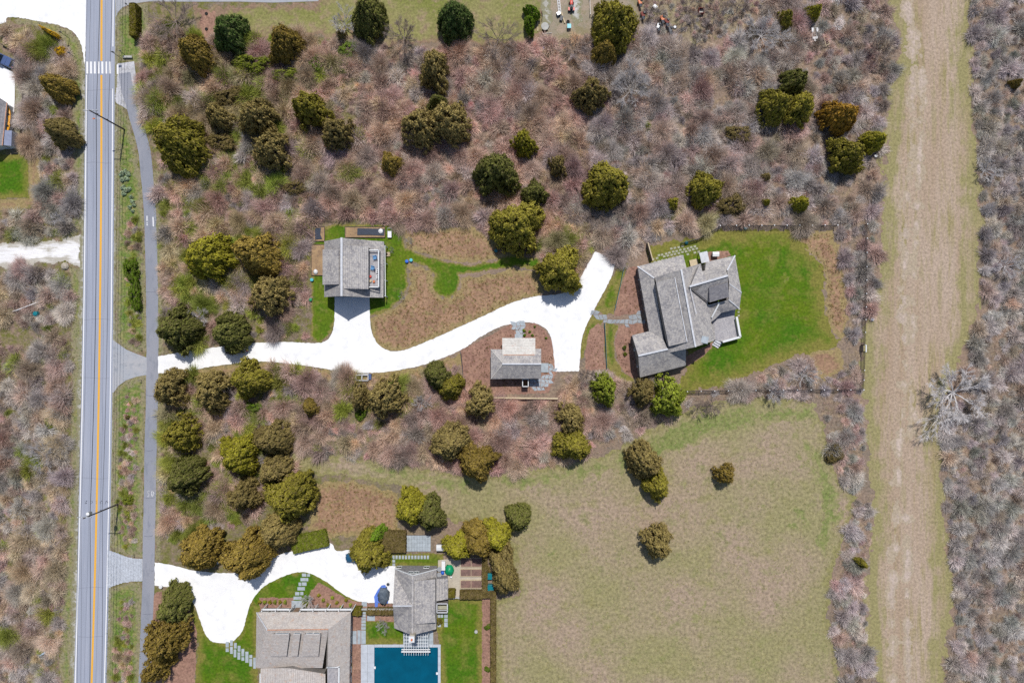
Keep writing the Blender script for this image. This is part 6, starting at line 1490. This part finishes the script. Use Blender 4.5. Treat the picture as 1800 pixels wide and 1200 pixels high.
for x, y, m_, lb in ((715.6, 459.6, 'blueplastic', "small blue bucket at the corner of the meadow path"), (723, 457.6, 'aqua', "small aqua bucket near the blue one at the meadow path"), (549, 492, 'aqua', "tiny aqua pot left of the cottage"), (546.6, 526.6, 'greentarp', "small green lid box at the edge of the cottage lawn"), (535.6, 423.6, 'teal', "small teal cap post in the scrub beside the cottage"), (1206, 427, 'teal', "small green lid box by the wire mesh fence"), (1310, 400.6, 'aqua', "pale aqua bird box on the dark lawn fence"), (872, 441, 'teal', "small teal box in the shade of the broad olive cedar"), (957, 86.4, 'blueplastic', "bright blue bucket in the scrub below the work yard"), (1247.4, 95.4, 'teal', "dark green bucket in the open yard"), (384, 986.6, 'white', "small white stone lantern between two bronze cedars"), (284, 1030, 'trim', "white mailbox shaped stone at the turnaround mouth"), (837, 1108.4, 'concrete', "round grey sprinkler cap in the pool lawn"), (1538, 274.6, 'white', "small white marker beside the grass track"), (1532, 561, 'white', "pale stone lump beside the grass track fence")):
    q = P(x, y); o = MB()._lathe((q.x, q.y, 0), [(.26, 0), (.34, .05), (.36, .5), (.3, .55), (.05, .57)], 12).build("bucket" if "bucket" in lb else ("garden_marker" if "marker" in lb or "stone" in lb or "cap" in lb else "lidded_box"), M[m_]); tag(o, lb, "bucket" if "bucket" in lb else "garden item")
# roof deck furniture
def chair(px, py, z, ang, mat, label):
    q = P(px, py, z); ux = Vector((math.cos(ang), math.sin(ang), 0)); uy = Vector((-ux.y, ux.x, 0)); t = thing("deck_chair", label, "chair", q)
    MB().box((q.x, q.y, z + .36), (.62, .62, .06), ang).build("seat", mat, t); a = q - ux * .34; MB().bar((a.x, a.y, z + .4), (a.x - ux.x * .25, a.y - ux.y * .25, z + 1.0), .6, .05).build("backrest", mat, t)
    for s in (-1, 1):
        b = q + uy * .36 * s; MB().bar(b - ux * .35 + Vector((0, 0, .58)), b + ux * .35 + Vector((0, 0, .58)), .12, .04).build("armrest", mat, t)
        for e in (-.28, .28): b2 = q + uy * .3 * s + ux * e; MB().bar((b2.x, b2.y, z + .02), (b2.x, b2.y, z + .35), .06, .06).build("leg", mat, t)
chair(659, 453, DECKZ, 3.4, M['chairblue'], "upper blue armchair on the cottage roof deck"); chair(655, 471, DECKZ, 2.9, M['chairblue'], "lower blue armchair on the cottage roof deck")
for y, lb in ((476.6, "upper black and white planter at the deck rail"), (486.6, "lower black and white planter at the deck rail")):
    q = P(664, y, DECKZ); t = thing("deck_planter", lb, "planter", q); MB().box((q.x, q.y, DECKZ + .22), (.45, .8, .4)).build("body", M['white'], t)
    for s in (-.18, .18): MB()._lathe((q.x, q.y + s, DECKZ + .43), [(.14, 0), (.12, .03)], 10).build("soil", M['rubber'], t)
for x, y, m_, lb in ((651.4, 486, 'red', "red cushion lying on the cottage roof deck"), (657.6, 495, 'orangered', "orange pot on the cottage roof deck"), (651.6, 494, 'palewood', "pale pot beside the orange one on the roof deck")):
    q = P(x, y, DECKZ); tag(MB()._lathe((q.x, q.y, DECKZ + .02), [(.2, 0), (.28, .2), (.26, .3), (.05, .3)], 10).build("deck_pot", M[m_]), lb, "pot")
# yard at the top edge
t = thing("lawn_tractor", "red lawn tractor parked on the dirt lane in the work yard", "tractor", P(1004, 14)); q = P(1004, 14)
MB().box((q.x, q.y + .75, .62), (.62, 1.0, .5)).build("hood", M['red'], t, True, .1); MB().box((q.x, q.y - .3, .5), (.9, 1.3, .16)).build("mower_deck", M['darkmetal'], t, False, .05); MB().box((q.x, q.y - .45, .82), (.5, .45, .12)).build("seat", M['rubber'], t, False, .05); MB().bar((q.x, q.y - .66, .85), (q.x, q.y - .78, 1.2), .48, .08).build("backrest", M['rubber'], t)
MB().tube([(q.x, q.y + .15, .7), (q.x, q.y, 1.05)], .03, 6).build("steering_column", M['darkmetal'], t); MB()._lathe((q.x, q.y, 1.04), [(.2, 0), (.2, .03)], 12).build("steering_wheel", M['darkmetal'], t)
for s in (-1, 1): MB().box((q.x + s * .52, q.y - .55, .7), (.34, .7, .06)).build("fender", M['red'], t, False, .03); MB().tube([(q.x + s * .52 - .14, q.y - .55, .36), (q.x + s * .52 + .14, q.y - .55, .36)], .36, 14).build("wheel", M['rubber'], t); MB().tube([(q.x + s * .42 - .1, q.y + .85, .26), (q.x + s * .42 + .1, q.y + .85, .26)], .26, 12).build("wheel", M['rubber'], t)
t = thing("ladder", "white ladder lying in the work yard", "ladder", P(982, 8)); a = P(980.6, -10, .2); b = P(984, 22, .25); 
for s in (-.25, .25): MB().bar((a.x + s, a.y, .22), (b.x + s, b.y, .22), .08, .1).build("rail", M['white'], t)
for k in range(12): q = a.lerp(b, (k + .5) / 12); MB().bar((q.x - .22, q.y, .22), (q.x + .22, q.y, .22), .1, .04).build("rung", M['white'], t)
o = MB().bar(P(987, 22, .2), P(993, 41, .2), .22, .12).build("timber_plank", M['palewood']); tag(o, "pale long plank below the white ladder", "plank")
def box_thing(name, px, py, s, m_, label, cat, rz=0.0, lid=None):
    q = P(px, py); t = thing(name, label, cat, q); MB().box((q.x, q.y, s[2] / 2), s, rz).build("body", M[m_], t, False, .04); MB().box((q.x, q.y, s[2] + .03), (s[0] * 1.04, s[1] * 1.04, .06), rz).build("lid", M[lid or m_], t, False, .02); return t
box_thing("yard_box", 981.6, 26.4, (.75, .65, .7), 'carslate', "slate grey box at the foot of the white ladder", "box", .5, 'steel'); box_thing("yard_box", 986.6, 34, (.6, 1.0, .5), 'darkmetal', "dark long box beside the pale plank", "box", -.3); box_thing("water_tank", 1000, 49, (.8, .9, .8), 'steel', "grey and aqua tank at the end of the dirt lane", "tank", 0, 'aqua'); o = MB()._lathe(P(998.4, 39), [(.34, 0), (.36, .06), (.36, .22), (.2, .24), (.18, .1)], 14).build("tyre", M['rubber']); tag(o, "black tyre lying above the grey and aqua tank", "tyre")
o = MB()._lathe(P(958, 46.6), [(.8, 0), (.82, .08), (.78, .1), (.3, .12)], 22).build("concrete_disc", M['concrete']); tag(o, "round grey concrete disc beside the clipped evergreens", "concrete disc")
fence("white pipe fence at the right side of the work yard", [(1035, -30), (1037, 28)], 1.0, 3.4, (.95,), M['white'], M['white'], None, .14); o = MB().bar(P(945, 32, .1), P(945.4, 55, .1), .16, .12).build("timber_plank", M['palewood']); tag(o, "weathered plank right of the clipped evergreens", "plank"); o = MB().bar(P(953, 59.6, .1), P(970, 58, .1), .14, .1).build("timber_plank", M['concrete']); tag(o, "grey plank below the round concrete disc", "plank")
for k, (x, y) in enumerate(((1124, 6), (1128, 10))): pass
def machine(px, py, m_, label, ang=0.0):
    q = P(px, py); t = thing("rusty_machine", label, "machine", q); MB().box((q.x, q.y, .5), (.7, 1.1, .5), ang).build("body", M[m_], t, False, .1); MB()._lathe((q.x + .3, q.y + .3, .6), [(.25, 0), (.3, .2), (.2, .4)], 10).build("engine", M['darkmetal'], t)
    for s in (-.45, .45): MB().tube([(q.x + s - .08, q.y - .3, .3), (q.x + s + .08, q.y - .3, .3)], .3, 12).build("wheel", M['rubber'], t)
    MB().bar((q.x, q.y - .4, .7), (q.x + .2, q.y - 1.2, 1.0), .5, .06).build("handle", M['darkmetal'], t)
machine(1124, 6, 'orangered', "orange red machine beside the large yard cedar", .3); machine(1163, 34.6, 'orangered', "orange mower standing in the open yard", .5); machine(1129, 28, 'rustred', "long rusty machine on dark ground near the yard cedar", .4); machine(1171, 40, 'rustred', "rusty cart right of the orange mower", .8); machine(1156, 48, 'steel', "pale grey machine left below the orange mower", -.4); machine(1177, 54, 'darkmetal', "dark engine block left of the white rimmed wheel", .2)
o = flat("panel_board", [[(1146, 12.6), (1151, 6.6), (1156.4, 12), (1150.6, 18.6)]], .12, M['white'], None, None, 0, .06); tag(o, "white square board lying in the open yard", "board")
t = thing("spare_wheel", "white rimmed wheel lying in the open yard", "wheel", P(1186, 48.4)); MB()._lathe(P(1186, 48.4), [(.4, 0), (.44, .1), (.4, .2), (.25, .2)], 18).build("tyre", M['rubber'], t); MB()._lathe(P(1186, 48.4) + Vector((0, 0, .2)), [(.3, 0), (.28, .03), (.1, .05)], 16).build("rim", M['white'], t)
t = thing("open_crate", "open topped dark red crate in the open yard", "crate", P(1231, 22.6)); a = P(1226.6, 26.6); b = P(1236, 17.6); f = MB()
for u, v in (((a.x, a.y), (b.x, a.y)), ((a.x, b.y), (b.x, b.y)), ((a.x, a.y), (a.x, b.y)), ((b.x, a.y), (b.x, b.y))): f.bar((u[0], u[1], .5), (v[0], v[1], .5), .08, 1.0)
f.build("side_panel", M['rustred'], t); MB().prism([(a.x, a.y), (b.x, a.y), (b.x, b.y), (a.x, b.y)], .05, .3).build("floor", M['concrete'], t)
t = thing("boat_trailer", "white ended boat trailer in the scrub right of thin cedars", "trailer", P(1430, 62)); q = P(1430, 62); MB().bar((q.x - .45, q.y - 1.4, .5), (q.x - .45, q.y + 1.2, .5), .12, .12).build("frame", M['steel'], t); MB().bar((q.x + .45, q.y - 1.4, .5), (q.x + .45, q.y + 1.2, .5), .12, .12).build("frame", M['steel'], t)
for s in (-.5, .5): MB().box((q.x + s, q.y + .8, .65), (.4, .9, .25)).build("fender", M['white'], t, False, .05); MB().tube([(q.x + s - .1, q.y + .8, .32), (q.x + s + .1, q.y + .8, .32)], .32, 12).build("wheel", M['rubber'], t)
MB().box((q.x, q.y - .9, .66), (1.1, .5, .2)).build("cross_panel", M['white'], t); MB().box((q.x, q.y - 1.4, .66), (.4, .4, .2)).build("winch_box", M['white'], t)
t = thing("wooden_frame", "slanted pale wooden frame standing in grey scrub beside the trailer", "frame", P(1452.6, 72.6)); c4 = [P(1448.4, 66, .6), P(1454.6, 64, .6), P(1457.6, 77.6, .6), P(1452, 80.6, .6)]
for i in range(4): MB().bar(c4[i], c4[(i + 1) % 4], .12, .1).build("rail", M['palewood'], t); MB().bar((c4[i].x, c4[i].y, 0), (c4[i].x, c4[i].y, .6), .1, .1).build("leg", M['palewood'], t)
for x, y, r_, lb in ((1465, 52, .5, "left white tub in the scrub near the wooden frame"), (1474, 51.6, .4, "right white tub in the scrub near the wooden frame")): tag(MB()._lathe(P(x, y), [(r_ * .8, 0), (r_, .5), (r_ * .9, .5), (r_ * .7, .15)], 12).build("plastic_tub", M['white']), lb, "tub")
t = thing("scrap_metal", "bundle of white pipes at the top edge of the north east scrub", "scrap", P(1466, 4))
for k in range(7): MB().tube([P(1456 + k * 3, 9 + (k % 3) * 3, .2), P(1458 + k * 3.2, -4, .5)], .09, 6).build("pipe", M['white'], t)
t = thing("tyre_stack", "pair of black tyres on the bare yard patch left of the bright green tree", "tyres", P(363, 37)); 
for y in (24.6, 51.6): MB()._lathe(P(363, y), [(.3, 0), (.34, .08), (.3, .18), (.16, .18), (.15, .05)], 14).build("tyre", M['rubber'], t)
sheet("bare_patch", [[(352, 18), (376, 20), (378, 60), (366, 74), (354, 60)]], Z(1.6), M['mulch'], .2, .5, .9)
sheet("dry_patch", [[(1374, 478), (1380, 474), (1386, 480), (1387, 492), (1382, 500), (1375, 497)]], Z(3.6), ground_mat("thin_turf", A(128, 132, 66), A(150, 142, 96), A(112, 128, 46), .8, 1.6, 2.4, .4, A(110, 126, 40)), .2, 1.0, 1.8)
sheet("green_patch", [[(1390, 888), (1420, 880), (1422, 924), (1370, 930), (1366, 918), (1400, 914)], [(1398, 760), (1406, 770), (1404, 806), (1398, 800)], [(1218, 1082), (1226, 1070), (1240, 1064), (1238, 1074), (1222, 1090)], [(960, 972), (972, 966), (976, 990), (962, 996)], [(880, 836), (970, 826), (1060, 808), (1110, 786), (1164, 752), (1222, 726), (1300, 712), (1430, 712), (1440, 740), (1330, 748), (1240, 770), (1180, 800), (1080, 830), (980, 852), (890, 862)], [(640, 812), (760, 830), (830, 842), (826, 870), (740, 852), (650, 832)], [(1410, 780), (1446, 790), (1466, 850), (1480, 900), (1450, 980), (1430, 960), (1444, 880)]], Z(1.5), ground_mat("green_field_patch", A(126, 138, 78), A(138, 142, 88), A(150, 146, 102), .3, .8, 1.5, .4, A(156, 148, 108)), .24, 1.2, .8)

WLANE = ground_mat("worn_lane", A(208, 190, 178), A(196, 178, 166), A(180, 164, 146), .15, .5, 2.0, .3, A(182, 166, 144), stretch=(1.4, .2, 1))
sheet("wheel_lane", [[(1582, -60), (1600, -60), (1612, 60), (1612, 200), (1602, 330), (1596, 460), (1600, 640), (1586, 800), (1578, 960), (1574, 1100), (1580, 1330), (1566, 1330), (1562, 1100), (1566, 950), (1574, 800), (1586, 640), (1584, 460), (1588, 330), (1596, 200), (1596, 60)]], Z(2.3), WLANE, .24, 1.3, .5)
sheet("wheel_lane", [[(1616, 80), (1624, 80), (1622, 260), (1612, 420), (1612, 560), (1604, 760), (1598, 900), (1600, 1100), (1606, 1330), (1596, 1330), (1590, 1100), (1588, 900), (1594, 760), (1602, 560), (1604, 420), (1614, 260)]], Z(2.6), WLANE, .24, 1.3, .5)
